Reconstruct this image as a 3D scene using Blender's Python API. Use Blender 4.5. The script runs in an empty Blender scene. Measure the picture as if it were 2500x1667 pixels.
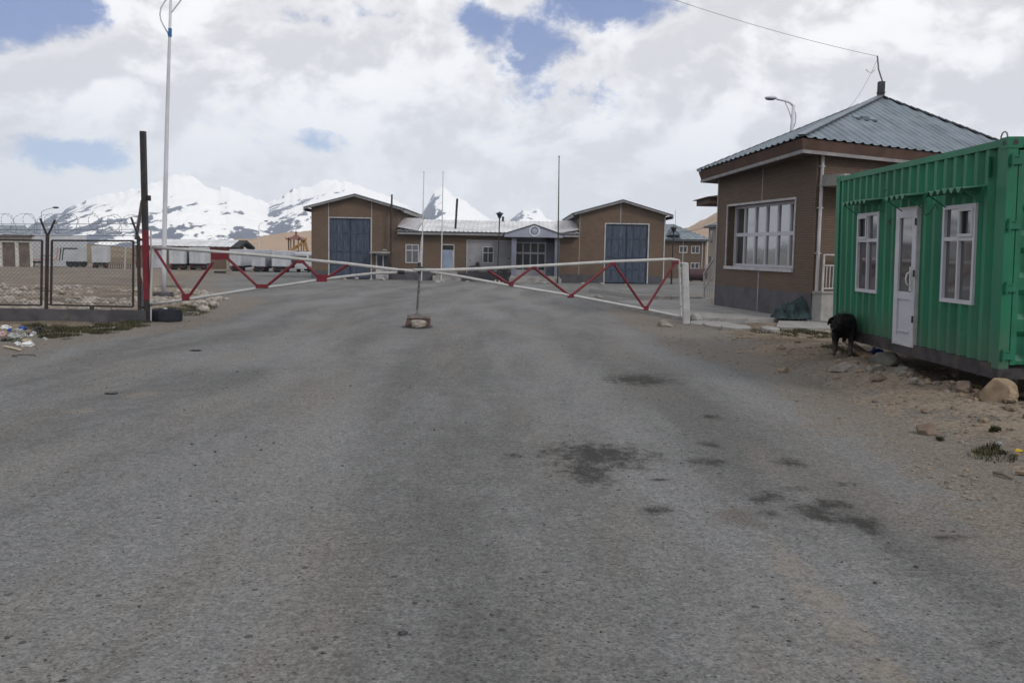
import bpy, bmesh, math, random
from mathutils import Vector as V, Matrix, noise as mn
C = bpy.context.scene.collection
rnd = random.Random(7)
# ------------------------------------------------------------------ camera, sky, sun, exposure
F_PX, CX, CY, EYE = 2250.0, 1250.0, 833.5, 1.65
PITCH, ROLL = math.atan((CY - 612) / F_PX), math.radians(1.0)
_f = V((0, math.cos(PITCH), -math.sin(PITCH)))
_u0 = V((0, math.sin(PITCH), math.cos(PITCH)))
_r = V((1, 0, 0)) * math.cos(ROLL) + _u0 * math.sin(ROLL)
_u = _u0 * math.cos(ROLL) - V((1, 0, 0)) * math.sin(ROLL)
cam_d = bpy.data.cameras.new('camera')
cam_d.sensor_width = 36
cam_d.lens = F_PX / 2500 * 36
cam_d.clip_end = 20000
cam = bpy.data.objects.new('camera', cam_d)
cam.matrix_world = Matrix(((_r.x, _u.x, -_f.x, 0), (_r.y, _u.y, -_f.y, 0), (_r.z, _u.z, -_f.z, EYE), (0, 0, 0, 1)))
C.objects.link(cam)
S = bpy.context.scene
S.camera = cam
S.view_settings.view_transform = 'Standard'
S.view_settings.look = 'None'
S.view_settings.exposure = 0.0
S.view_settings.gamma = 1.0
S.cycles.volume_bounces = 1
S.cycles.max_bounces = 6

def survey(px, py):
    """direction of sight through a point of the survey photograph"""
    return _f + _r * ((px - CX) / F_PX) - _u * ((py - CY) / F_PX)
def P(px, py, Y):
    d = survey(px, py)
    return V((0, 0, EYE)) + d * (Y / d.y)
def G(px, py, z=0.0):
    d = survey(px, py)
    return V((0, 0, EYE)) + d * ((z - EYE) / d.z)

def N(nt, t, x=0, **kw):
    n = nt.nodes.new(t)
    for k, v in kw.items():
        if k.startswith('i_'):
            n.inputs[int(k[2:])].default_value = v
        else:
            setattr(n, k, v)
    return n
def L(nt, a, b):
    nt.links.new(a, b)
def math_n(nt, op, a, b=None, c=None, clamp=False):
    n = nt.nodes.new('ShaderNodeMath'); n.operation = op; n.use_clamp = clamp
    for i, v in enumerate((a, b, c)):
        if v is None: continue
        if isinstance(v, (int, float)): n.inputs[i].default_value = v
        else: nt.links.new(v, n.inputs[i])
    return n.outputs[0]
def mix_n(nt, fac, a, b, blend='MIX'):
    n = nt.nodes.new('ShaderNodeMixRGB'); n.blend_type = blend
    for i, v in enumerate((fac, a, b)):
        if isinstance(v, (int, float)): n.inputs[i].default_value = v
        elif isinstance(v, tuple): n.inputs[i].default_value = v if len(v) == 4 else v + (1,)
        else: nt.links.new(v, n.inputs[i])
    return n.outputs[0]
def smooth_n(nt, val, lo, hi):
    n = nt.nodes.new('ShaderNodeMapRange'); n.interpolation_type = 'SMOOTHSTEP'
    n.inputs[1].default_value = lo; n.inputs[2].default_value = hi
    nt.links.new(val, n.inputs[0]); return n.outputs[0]
def noise_n(nt, vec, scale, detail=4, rough=.55, dist=0):
    n = nt.nodes.new('ShaderNodeTexNoise'); n.inputs['Scale'].default_value = scale
    n.inputs['Detail'].default_value = detail; n.inputs['Roughness'].default_value = rough
    n.inputs['Distortion'].default_value = dist
    if vec is not None: nt.links.new(vec, n.inputs['Vector'])
    return n.outputs['Fac']

SUN_EL, SUN_AZ = math.radians(36), math.radians(134)        # azimuth clockwise from +Y
world = bpy.data.worlds.new('World'); S.world = world; world.use_nodes = True
nt = world.node_tree
for n in list(nt.nodes): nt.nodes.remove(n)
out = N(nt, 'ShaderNodeOutputWorld'); bg = N(nt, 'ShaderNodeBackground')
bg.inputs['Strength'].default_value = 0.1
L(nt, bg.outputs[0], out.inputs[0])
sky = N(nt, 'ShaderNodeTexSky'); sky.sky_type = 'NISHITA'; sky.sun_disc = False
sky.sun_elevation = SUN_EL; sky.sun_rotation = SUN_AZ; sky.altitude = 3600
tc = N(nt, 'ShaderNodeTexCoord'); sep = N(nt, 'ShaderNodeSeparateXYZ')
L(nt, tc.outputs['Generated'], sep.inputs[0])
az = math_n(nt, 'ARCTAN2', sep.outputs[0], sep.outputs[1])
el = math_n(nt, 'ARCSINE', sep.outputs[2])
cmb = N(nt, 'ShaderNodeCombineXYZ'); L(nt, az, cmb.inputs[0]); L(nt, math_n(nt, 'MULTIPLY', el, 1.35), cmb.inputs[1])
sv = cmb.outputs[0]
n_big = noise_n(nt, sv, 5.5, 9, .52, .3)
n_mid = noise_n(nt, sv, 15, 9, .62, .25)
up = N(nt, 'ShaderNodeVectorMath', operation='ADD'); up.inputs[1].default_value = (-.018, .03, 0); L(nt, sv, up.inputs[0])
n_up = noise_n(nt, up.outputs[0], 5.5, 9, .52, .3)
up2 = N(nt, 'ShaderNodeVectorMath', operation='ADD'); up2.inputs[1].default_value = (-.007, .011, 0); L(nt, sv, up2.inputs[0])
n_up2 = noise_n(nt, up2.outputs[0], 15, 9, .62, .25)
# gaps of blue between the clouds: (azimuth deg, elevation deg, half width, half height, strength)
gaps = [(-31, 13.6, 7.0, 4.8, 4.0), (-25.7, 5.1, 4.0, 1.15, 1.7), (1.1, 12.3, 3.2, 2.0, 1.5), (5.2, 14.3, 5.2, 1.7, 2.3), (-2.0, 13.2, 2.8, 1.4, 1.3), (-12.5, 13.1, 2.8, .8, .75), (-8, 13.6, 3, .8, .6),
        (-12.3, 6.3, 1.7, .55, .7), (2.2, 9.8, 3.4, 1.2, .4), (52, 34, 16, 8, 1.2), (-70, 38, 18, 8, 1.2), (170, 30, 25, 9, 1.2)]
hole = None
for a_, e_, w_, h_, s_ in gaps:
    dx = math_n(nt, 'MULTIPLY_ADD', az, 57.2958 / w_, -a_ / w_)
    dy = math_n(nt, 'MULTIPLY_ADD', el, 57.2958 / h_, -e_ / h_)
    d2 = math_n(nt, 'ADD', math_n(nt, 'MULTIPLY', dx, dx), math_n(nt, 'MULTIPLY', dy, dy))
    g_ = math_n(nt, 'MULTIPLY', math_n(nt, 'SUBTRACT', 1.0, math_n(nt, 'SQRT', d2)), s_)
    g_ = math_n(nt, 'MAXIMUM', g_, -1.5)
    hole = g_ if hole is None else math_n(nt, 'MAXIMUM', hole, g_)
ctr = lambda v, k: math_n(nt, 'MULTIPLY', math_n(nt, 'SUBTRACT', v, .5), k)
n_fine = noise_n(nt, sv, 32, 9, .66, .5)
h_n = math_n(nt, 'ADD', math_n(nt, 'MULTIPLY', hole, .85), math_n(nt, 'ADD', ctr(n_big, 3.0), math_n(nt, 'ADD', ctr(n_mid, 3.2), ctr(n_fine, 1.3))))
blue = smooth_n(nt, h_n, .02, .85)
rim = math_n(nt, 'SUBTRACT', 1.0, math_n(nt, 'ABSOLUTE', math_n(nt, 'MULTIPLY', math_n(nt, 'ADD', h_n, .15), 2.0)), clamp=True)
relief = math_n(nt, 'ADD', math_n(nt, 'MULTIPLY', math_n(nt, 'SUBTRACT', n_big, n_up), 6.0), math_n(nt, 'MULTIPLY', math_n(nt, 'SUBTRACT', n_mid, n_up2), 1.2))
shade = smooth_n(nt, math_n(nt, 'ADD', math_n(nt, 'ADD', math_n(nt, 'MULTIPLY', n_big, .7), math_n(nt, 'MULTIPLY', n_mid, .3)), math_n(nt, 'MULTIPLY', relief, .55)), .28, .78)
low = smooth_n(nt, el, .17, .03)
cl = mix_n(nt, shade, (7.7, 7.65, 7.95), (11.2, 11.2, 11.3))
cl = mix_n(nt, math_n(nt, 'MULTIPLY', rim, .4), cl, (10.6, 10.6, 10.6))
cl = mix_n(nt, math_n(nt, 'MULTIPLY', low, .55), cl, (9.3, 9.45, 9.6))
skyc = mix_n(nt, 1.0, sky.outputs[0], (.95, 1.0, 1.1), 'MULTIPLY')
skyc = mix_n(nt, .8, skyc, mix_n(nt, smooth_n(nt, el, .20, .07), (1.25, 2.15, 5.2), (3.6, 5.3, 8.2)))
col = mix_n(nt, math_n(nt, 'MULTIPLY', blue, .95), cl, skyc)
L(nt, col, bg.inputs[0])

sun_d = bpy.data.lights.new('sun', 'SUN'); sun_d.energy = 1.7; sun_d.angle = math.radians(14); sun_d.color = (1, .95, .87)
sun = bpy.data.objects.new('sun', sun_d); C.objects.link(sun)
_sd = V((math.sin(SUN_AZ) * math.cos(SUN_EL), math.cos(SUN_AZ) * math.cos(SUN_EL), math.sin(SUN_EL)))
sun.rotation_euler = _sd.to_track_quat('Z', 'Y').to_euler()

# ------------------------------------------------------------------ materials
def mat(name, col, rough=.8, var=.18, scale=3.0, spec=.3, metal=0, bump=0, bscale=30, stretch=(1, 1, 1), stain=None, sscale=1.5, slo=.55, shi=.7, detail=5):
    m = bpy.data.materials.new(name); m.use_nodes = True
    nt = m.node_tree; b = nt.nodes['Principled BSDF']
    tc = N(nt, 'ShaderNodeTexCoord'); mp = N(nt, 'ShaderNodeMapping'); mp.inputs['Scale'].default_value = stretch
    L(nt, tc.outputs['Object'], mp.inputs[0]); vec = mp.outputs[0]
    n1 = noise_n(nt, vec, scale, detail, .6)
    lo = tuple(c * (1 - var) for c in col); hi = tuple(min(1, c * (1 + var)) for c in col)
    c = mix_n(nt, smooth_n(nt, n1, .3, .7), lo, hi)
    if stain:
        n2 = noise_n(nt, vec, sscale, 7, .65, .4)
        c = mix_n(nt, smooth_n(nt, n2, slo, shi), c, stain)
    L(nt, c, b.inputs['Base Color'])
    b.inputs['Roughness'].default_value = rough; b.inputs['Metallic'].default_value = metal
    b.inputs['Specular IOR Level'].default_value = spec
    if bump:
        bp = N(nt, 'ShaderNodeBump'); bp.inputs['Strength'].default_value = bump; bp.inputs['Distance'].default_value = .02
        L(nt, noise_n(nt, vec, bscale, 6, .6), bp.inputs['Height']); L(nt, bp.outputs[0], b.inputs['Normal'])
    return m
def tile_mat(name, col, grout, bw=.24, bh=.06):
    """small glazed wall strips laid in running bond; laid out from the wall's own run (x+y) and height"""
    m = bpy.data.materials.new(name); m.use_nodes = True
    nt = m.node_tree; b = nt.nodes['Principled BSDF']
    tc = N(nt, 'ShaderNodeTexCoord'); sp = N(nt, 'ShaderNodeSeparateXYZ'); L(nt, tc.outputs['Object'], sp.inputs[0])
    cb = N(nt, 'ShaderNodeCombineXYZ'); L(nt, math_n(nt, 'ADD', sp.outputs[0], sp.outputs[1]), cb.inputs[0]); L(nt, sp.outputs[2], cb.inputs[1])
    br = N(nt, 'ShaderNodeTexBrick'); br.inputs['Scale'].default_value = 1
    br.inputs['Brick Width'].default_value = bw; br.inputs['Row Height'].default_value = bh
    br.inputs['Mortar Size'].default_value = .008; br.inputs['Bias'].default_value = -.1
    br.inputs['Color1'].default_value = tuple(c * .9 for c in col) + (1,)
    br.inputs['Color2'].default_value = tuple(c * 1.12 for c in col) + (1,)
    br.inputs['Mortar'].default_value = grout + (1,)
    L(nt, cb.outputs[0], br.inputs['Vector'])
    n1 = noise_n(nt, tc.outputs['Object'], .5, 6, .65)
    c = mix_n(nt, smooth_n(nt, n1, .3, .7), br.outputs['Color'], mix_n(nt, 1.0, br.outputs['Color'], (1.25, 1.2, 1.15), 'MULTIPLY'))
    n2 = noise_n(nt, tc.outputs['Object'], 2.2, 8, .7)
    c = mix_n(nt, math_n(nt, 'MULTIPLY', smooth_n(nt, n2, .6, .75), .3), c, (.14, .11, .09))
    L(nt, c, b.inputs['Base Color']); b.inputs['Roughness'].default_value = .7; b.inputs['Specular IOR Level'].default_value = .3
    bp = N(nt, 'ShaderNodeBump'); bp.inputs['Strength'].default_value = .3; bp.inputs['Distance'].default_value = .01
    L(nt, br.outputs['Fac'], bp.inputs['Height']); bp.invert = True; L(nt, bp.outputs[0], b.inputs['Normal'])
    return m
M = {}
M['tile'] = tile_mat('brown_wall_tile', (.091, .063, .045), (.05, .036, .029))
M['tile_far'] = tile_mat('brown_wall_tile_far', (.108, .076, .054), (.075, .054, .042))
M['plinth'] = mat('plinth_grey', (.07, .068, .078), .8, .2, 2, bump=.2, stain=(.1, .095, .09), slo=.6, shi=.8)
M['soffit'] = mat('soffit_brown', (.075, .045, .035), .8)
M['fascia_white'] = mat('fascia_white', (.2, .195, .205), .7, .2, 4, stain=(.2, .18, .17), sscale=3)
M['trim'] = mat('trim_grey_white', (.36, .355, .375), .65, .15, 4, stain=(.3, .28, .27), sscale=2.5)
M['roof'] = mat('galvanised_roof', (.135, .168, .2), .5, .28, 1.2, .4, .3, stain=(.19, .225, .255), sscale=.9, slo=.5, shi=.75)
M['roof_far'] = mat('pale_metal_roof', (.52, .53, .55), .5, .2, .7, .4, .2, stain=(.33, .34, .37), sscale=.6, slo=.55, shi=.8)
M['roof_edge'] = mat('roof_edge_dark', (.07, .075, .085), .6)
M['green'] = mat('green_container_paint', (.005, .128, .064), .5, .2, 1.8, .35, stain=(.018, .115, .07), sscale=2.2, stretch=(1, 1, .35), bump=.05, bscale=40)
def weather(m, lo, hi, col, rust):
    nt = m.node_tree; b = nt.nodes['Principled BSDF']; src = b.inputs['Base Color'].links[0].from_socket
    vec = N(nt, 'ShaderNodeTexCoord').outputs['Object']; sp = N(nt, 'ShaderNodeSeparateXYZ'); L(nt, vec, sp.inputs[0])
    st = N(nt, 'ShaderNodeMapping'); st.inputs['Scale'].default_value = (9, 9, .8); L(nt, vec, st.inputs[0])
    n1 = noise_n(nt, st.outputs[0], 1, 6, .7); n2 = noise_n(nt, vec, 26, 5, .75)
    d = smooth_n(nt, math_n(nt, 'ADD', sp.outputs[2], math_n(nt, 'MULTIPLY', math_n(nt, 'SUBTRACT', n1, .5), 1.6)), hi, lo)
    c = mix_n(nt, math_n(nt, 'MULTIPLY', d, .5), src, col)
    c = mix_n(nt, math_n(nt, 'MULTIPLY', smooth_n(nt, n1, .58, .72), .3), c, (.03, .075, .055))
    c = mix_n(nt, smooth_n(nt, math_n(nt, 'ADD', n2, math_n(nt, 'MULTIPLY', math_n(nt, 'SUBTRACT', n1, .5), .3)), .645, .69), c, rust)
    L(nt, c, b.inputs['Base Color'])
weather(M['green'], .1, .75, (.085, .1, .078), (.07, .045, .03))
M['green_dark'] = mat('green_container_worn', (.008, .12, .064), .55, .25, 3, .35, stain=(.05, .045, .03), sscale=4, slo=.62, shi=.72)
M['rust_rail'] = mat('rusty_rail', (.046, .042, .044), .85, .35, 5, .2, stain=(.075, .055, .042), sscale=5)
M['awning'] = mat('awning_sheet', (.04, .15, .1), .45, .2, 4, .4, stain=(.2, .23, .21), sscale=6, slo=.6, shi=.75)
M['upvc'] = mat('window_plastic', (.4, .4, .445), .45, .06, 3, .4, stain=(.45, .43, .44), sscale=3, slo=.6, shi=.85)
M['pane'] = mat('window_glass', (.018, .02, .024), .06, .3, 1.2, .9)
M['pane_far'] = mat('far_window_glass', (.02, .022, .027), .3, .5, 1, .4)
M['pane_dull'] = mat('dusty_window_glass', (.05, .052, .06), .2, .5, 2, .6)
M['pane_big'] = mat('hall_window_glass', (.035, .04, .045), .05, .5, 1.2, 1.0, bump=.12, bscale=.9, detail=2)
M['black_metal'] = mat('black_paint', (.018, .016, .018), .55, .3, 6, .4, stain=(.05, .035, .03), sscale=5)
M['fence_metal'] = mat('fence_frame_brown', (.03, .022, .022), .6, .3, 5, .35)
for k_, i_ in (('pane', 2.1), ('pane_big', 2.6), ('pane_dull', 1.9)): M[k_].node_tree.nodes['Principled BSDF'].inputs['IOR'].default_value = i_
M['wire'] = mat('steel_wire', (.12, .12, .125), .5, .2, 5, .5, .5)
M['wire_rust'] = mat('razor_wire_steel', (.13, .12, .12), .55, .3, 8, .4, .4)
M['red'] = mat('red_paint', (.12, .009, .017), .55, .2, 6, .35, stain=(.07, .012, .014), sscale=8, slo=.6, shi=.75)
M['white_paint'] = mat('white_pipe_paint', (.36, .36, .36), .55, .1, 6, .35, stain=(.2, .17, .15), sscale=9, slo=.64, shi=.74)
M['white_worn'] = mat('weathered_white', (.38, .38, .39), .75, .15, 5, .25, stain=(.22, .2, .19), sscale=7, slo=.55, shi=.75)
M['lamp_pole'] = mat('lamp_pole_paint', (.48, .49, .54), .45, .1, 2, .4)
M['blue_clamp'] = mat('blue_clamp_paint', (.02, .1, .3), .5)
M['lamp_glass'] = mat('lamp_glass', (.06, .06, .16), .2, .1, 3, .6)
M['concrete'] = mat('weathered_concrete', (.24, .235, .23), .9, .2, 2, .2, bump=.3, bscale=14, stain=(.13, .125, .12), sscale=2.4, slo=.52, shi=.75)
M['concrete_dark'] = mat('dark_concrete', (.062, .06, .066), .9, .3, 2.5, .2, bump=.3, bscale=14, stain=(.1, .095, .09), sscale=3)
M['slab'] = mat('pavement_slab', (.235, .23, .225), .9, .14, 1.5, .2, bump=.25, bscale=20, stain=(.165, .155, .145), sscale=1.2, slo=.5, shi=.75)
M['block'] = mat('red_brown_block', (.1, .066, .058), .95, .3, 9, .1, bump=.6, bscale=30)
M['wood'] = mat('weathered_wood', (.19, .13, .09), .85, .3, 4, .2, stretch=(1, 1, 1), bump=.2)
M['wood_grey'] = mat('grey_wood', (.12, .1, .085), .85, .3, 5, .2)
M['rubber'] = mat('tyre_rubber', (.016, .019, .026), .85, .25, 6, .25)
M['door_blue'] = mat('blue_grey_door', (.046, .06, .088), .6, .3, 1.6, .3, stretch=(6, 6, .5), stain=(.1, .12, .17), sscale=1.2)
M['door_pale'] = mat('pale_blue_door', (.21, .26, .36), .55, .15, 1)
M['portico'] = mat('portico_grey', (.27, .29, .36), .65, .12, 1)
M['portico_dark'] = mat('portico_column_grey', (.14, .15, .19), .6, .2, 1)
M['plaster'] = mat('grey_plaster', (.22, .22, .24), .85, .14, .8, .2, stain=(.42, .36, .2), sscale=.55, slo=.57, shi=.7)
M['pipe_dark'] = mat('dark_flue', (.035, .026, .024), .7, .4, 2)
M['steel_pole'] = mat('steel_pole', (.5, .5, .5), .4, .1, 2, .5, .3)
M['canvas_white'] = mat('truck_box_white', (.4, .415, .45), .55, .12, .7, .3, stain=(.36, .37, .4), sscale=.8, slo=.5, shi=.8)
M['truck_grey'] = mat('truck_box_grey', (.36, .37, .41), .6, .2, .8, .3, stain=(.2, .2, .2), sscale=1.2, slo=.58, shi=.75)
M['truck_dark'] = mat('truck_chassis', (.014, .014, .016), .8, .3, 2)
M['orange'] = mat('orange_stripe', (.4, .14, .07), .6)
M['shed_white'] = mat('shed_white_wall', (.5, .49, .46), .85, .2, 1.5, .2, stain=(.2, .18, .17), sscale=5, slo=.58, shi=.66)
M['door_brown'] = mat('brown_shed_door', (.13, .1, .085), .85, .3, 1.2)
M['terracotta'] = mat('pavilion_roof', (.15, .06, .05), .8, .2, 1)
M['yellow'] = mat('excavator_yellow', (.27, .145, .04), .6, .2, 1)
M['pale_wall'] = mat('pale_render_wall', (.26, .22, .19), .85, .12, .6)
M['maroon'] = mat('maroon_tank', (.05, .024, .03), .6, .3, 1.5)
M['net'] = mat('green_tarpaulin', (.02, .038, .042), .75, .6, 5, .25, bump=.8, bscale=14, stain=(.06, .1, .115), sscale=5, slo=.6, shi=.7)
M['fur'] = None
M['emblem'] = mat('emblem_pale', (.5, .52, .56), .6)
M['emblem_dark'] = mat('emblem_blue', (.12, .15, .22), .6)
M['bag_blue'] = mat('blue_plastic', (.01, .06, .3), .35, .3, 8, .5)
M['bag_white'] = mat('white_plastic', (.55, .56, .57), .4, .12, 8, .4)
M['bag_grey'] = mat('grey_plastic', (.27, .28, .28), .45, .25, 8, .4, stain=(.14, .15, .13), sscale=7)
M['bag_black'] = mat('black_plastic', (.01, .01, .011), .4, .2, 8, .5)
M['pinkish'] = mat('pink_paper', (.42, .3, .3), .8)
M['card'] = mat('cardboard', (.36, .3, .22), .9)
M['yellow_bag'] = mat('yellow_wrapper', (.5, .38, .03), .5)

def rock_mat(name, c, c2):
    return mat(name, c, .92, .3, 4, .15, bump=.55, bscale=11, stain=c2, sscale=5, slo=.5, shi=.72)
M['rock_tan'] = rock_mat('tan_stone', (.235, .18, .125), (.14, .108, .08))
M['rock_green'] = rock_mat('grey_green_stone', (.115, .115, .1), (.165, .155, .135))
M['rock_grey'] = rock_mat('grey_stone', (.2, .18, .16), (.13, .118, .105))
M['rock_red'] = rock_mat('reddish_stone', (.15, .115, .092), (.1, .08, .068))
M['rock_white'] = rock_mat('pale_stone', (.27, .245, .22), (.15, .132, .112))

# ------------------------------------------------------------------ mesh building
class MB:
    def __init__(s): s.v = []; s.f = []
    def add(s, vs, fs):
        o = len(s.v); s.v += [V(p) for p in vs]; s.f += [tuple(i + o for i in q) for q in fs]; return s
    def hexa(s, p):     # 8 points: bottom ring 0-3, top ring 4-7
        return s.add(p, [(0, 3, 2, 1), (4, 5, 6, 7), (0, 1, 5, 4), (1, 2, 6, 5), (2, 3, 7, 6), (3, 0, 4, 7)])
    def box(s, a, b):
        x0, y0, z0 = a; x1, y1, z1 = b
        return s.hexa([(x0, y0, z0), (x1, y0, z0), (x1, y1, z0), (x0, y1, z0), (x0, y0, z1), (x1, y0, z1), (x1, y1, z1), (x0, y1, z1)])
    def fbox(s, fr, u0, u1, v0, v1, n0, n1):
        p = [fr(u, v, n) for v in (v0, v1) for (u, n) in ((u0, n0), (u0, n1), (u1, n1), (u1, n0))]
        return s.hexa(p)
    def quad(s, *p): return s.add(p, [tuple(range(len(p)))])
    def tube(s, pts, r, n=8, cap=True):
        pts = [V(p) for p in pts]; rs = r if isinstance(r, (list, tuple)) else [r] * len(pts)
        rings = []; up = None
        for i, p in enumerate(pts):
            t = (pts[min(i + 1, len(pts) - 1)] - pts[max(i - 1, 0)]).normalized()
            if up is None:
                up = V((0, 0, 1)) if abs(t.z) < .9 else V((1, 0, 0))
            a = t.cross(up)
            a = a.normalized() if a.length > 1e-6 else t.orthogonal().normalized()
            b = a.cross(t); up = b
            rings.append([p + (a * math.cos(2 * math.pi * k / n) + b * math.sin(2 * math.pi * k / n)) * rs[i] for k in range(n)])
        vs = [q for rg in rings for q in rg]; fs = []
        for i in range(len(pts) - 1):
            for k in range(n):
                fs.append((i * n + k, i * n + (k + 1) % n, (i + 1) * n + (k + 1) % n, (i + 1) * n + k))
        if cap and n > 2:
            fs.append(tuple(reversed(range(n)))); fs.append(tuple((len(pts) - 1) * n + k for k in range(n)))
        return s.add(vs, fs)
    def bar(s, p0, p1, w, h, up=(0, 0, 1)):
        p0, p1 = V(p0), V(p1); t = (p1 - p0).normalized(); a = t.cross(V(up))
        if a.length < 1e-4: a = t.orthogonal()
        a.normalize(); b = a.cross(t)
        c = [(-w / 2, -h / 2), (w / 2, -h / 2), (w / 2, h / 2), (-w / 2, h / 2)]
        return s.hexa([p0 + a * x + b * y for x, y in c] + [p1 + a * x + b * y for x, y in c])
    def prism(s, ring, d):
        ring = [V(p) for p in ring]; d = V(d); n = len(ring)
        return s.add(ring + [p + d for p in ring], [tuple(reversed(range(n))), tuple(range(n, 2 * n))] + [(i, (i + 1) % n, n + (i + 1) % n, n + i) for i in range(n)])
    def lathe(s, prof, c=(0, 0, 0), n=16, axis='z'):
        vs = []; fs = []; c = V(c)
        for r, h in prof:
            for k in range(n):
                a = 2 * math.pi * k / n; x, y = r * math.cos(a), r * math.sin(a)
                vs.append(c + (V((x, y, h)) if axis == 'z' else V((h, x, y)) if axis == 'x' else V((x, h, y))))
        for i in range(len(prof) - 1):
            for k in range(n): fs.append((i * n + k, i * n + (k + 1) % n, (i + 1) * n + (k + 1) % n, (i + 1) * n + k))
        fs.append(tuple(reversed(range(n)))); fs.append(tuple((len(prof) - 1) * n + k for k in range(n)))
        return s.add(vs, fs)
    def blob(s, c, size, seed=0, amp=.3, freq=1.2, sub=2, flat=None, rot=0, cuts=0):
        bm = bmesh.new(); bmesh.ops.create_icosphere(bm, subdivisions=sub, radius=1)
        off = V((seed * 13.7, seed * 7.3, seed * 3.1)); cr, sr = math.cos(rot), math.sin(rot); vs = []
        rc_ = random.Random(seed); pl_ = []
        for _ in range(cuts):
            n_ = V((rc_.uniform(-1, 1), rc_.uniform(-1, 1), rc_.uniform(-.35, 1))).normalized(); pl_.append((n_, rc_.uniform(.5, .86)))
        for v in bm.verts:
            p = v.co.copy(); d = 1 + amp * mn.noise(p * freq + off) + amp * .5 * mn.noise(p * freq * 2.3 + off) + amp * .25 * mn.noise(p * freq * 5 + off)
            p *= d
            for n_, q_ in pl_:
                e_ = p.dot(n_) - q_
                if e_ > 0: p -= n_ * e_ * .93
            if flat is not None: p.z = max(p.z, -flat)
            q = V((p.x * size[0], p.y * size[1], p.z * size[2]))
            vs.append(V(c) + V((q.x * cr - q.y * sr, q.x * sr + q.y * cr, q.z)))
        fs = [tuple(v.index for v in f.verts) for f in bm.faces]; bm.free()
        return s.add(vs, fs)
    def build(s, name, m, parent=None, world=True, smooth=False, loc=None):
        me = bpy.data.meshes.new(name)
        o = V((0, 0, 0))
        if parent is not None and world:
            q = parent
            while q.parent: q = q.parent
            o = V(q.get('_org', (0, 0, 0)))
        elif loc is not None: o = V(loc)
        me.from_pydata([p - o for p in s.v], [], s.f); me.update()
        bm = bmesh.new(); bm.from_mesh(me); bmesh.ops.recalc_face_normals(bm, faces=bm.faces); bm.to_mesh(me); bm.free()
        if smooth:
            for p in me.polygons: p.use_smooth = True
        me.materials.append(m)
        ob = bpy.data.objects.new(name, me); C.objects.link(ob)
        if parent is not None: ob.parent = parent
        elif loc is not None: ob.location = loc
        if parent is None: ob['_org'] = tuple(o)
        return ob
def tag(o, label=None, cat=None, group=None, kind=None):
    if label: o['label'] = label
    if cat: o['category'] = cat
    if group: o['group'] = group
    if kind: o['kind'] = kind
    return o
def thing(name, label, cat, loc=(0, 0, 0), rotz=0, group=None):
    o = bpy.data.objects.new(name, None); C.objects.link(o); o.empty_display_size = .2
    o.location = loc; o.rotation_euler = (0, 0, rotz); o['_org'] = tuple(loc)
    return tag(o, label, cat, group)
def copy_tree(o, parent=None):
    c = o.copy(); C.objects.link(c)
    if parent is not None: c.parent = parent
    for ch in list(o.children): copy_tree(ch, c)
    return c
def frame(O, U, Nn, W=(0, 0, 1)):
    O, U, Nn, W = V(O), V(U).normalized(), V(Nn).normalized(), V(W)
    return lambda u, v, n=0: O + U * u + W * v + Nn * n
def lerp(a, b, t): return a + (b - a) * t
def interp(tab, x):
    if x <= tab[0][0]: return tab[0][1]
    for (a, b), (c, d) in zip(tab, tab[1:]):
        if x <= c: return b + (d - b) * (x - a) / (c - a)
    return tab[-1][1]
def sstep(a, b, x):
    t = max(0, min(1, (x - a) / (b - a))); return t * t * (3 - 2 * t)
def panel_wall(fr, u0, u1, v0, v1, holes, depth, mb):
    """front face of a wall with real openings, their reveals and the opposite faces left to other walls"""
    us = sorted({u0, u1} | {h[0] for h in holes} | {h[1] for h in holes}); vs = sorted({v0, v1} | {h[2] for h in holes} | {h[3] for h in holes})
    for a, b in zip(us, us[1:]):
        for c, d in zip(vs, vs[1:]):
            if any(h[0] <= a and b <= h[1] and h[2] <= c and d <= h[3] for h in holes): continue
            mb.quad(fr(a, c), fr(b, c), fr(b, d), fr(a, d))
    for a, b, c, d in holes:
        for p, q in (((a, c), (b, c)), ((b, c), (b, d)), ((b, d), (a, d)), ((a, d), (a, c))):
            mb.quad(fr(*p), fr(*q), fr(*q, -depth), fr(*p, -depth))
def ribbed(e0, e1, t0, t1, mb, pitch=.2, h=.03, per=6, apex=False):
    """profiled metal sheet between an eave (e0,e1) and a ridge (t0,t1) or an apex"""
    e0, e1, t0, t1 = V(e0), V(e1), V(t0), V(t1); le = (e1 - e0).length; n = max(2, int(le / pitch)) * per
    nor = (e1 - e0).cross(t0 - e0).normalized()
    if nor.z < 0: nor = -nor
    if apex: ua = max(.02, min(.98, (t0 - e0).dot(e1 - e0) / le / le)); d = t0 - lerp(e0, e1, ua)
    prof = [0, 0, .15, 1, 1, .15]
    lo, hi = [], []
    for i in range(n + 1):
        u = i / n; b = lerp(e0, e1, u)
        if apex: f = u / ua if u < ua else (1 - u) / (1 - ua); t = b + d * f
        else: t = lerp(t0, t1, u)
        k = nor * h * prof[i % per]
        lo.append(b + k); hi.append(t + k)
    mb.add(lo + hi, [(i, i + 1, n + 2 + i, n + 1 + i) for i in range(n)])
    return mb
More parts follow.
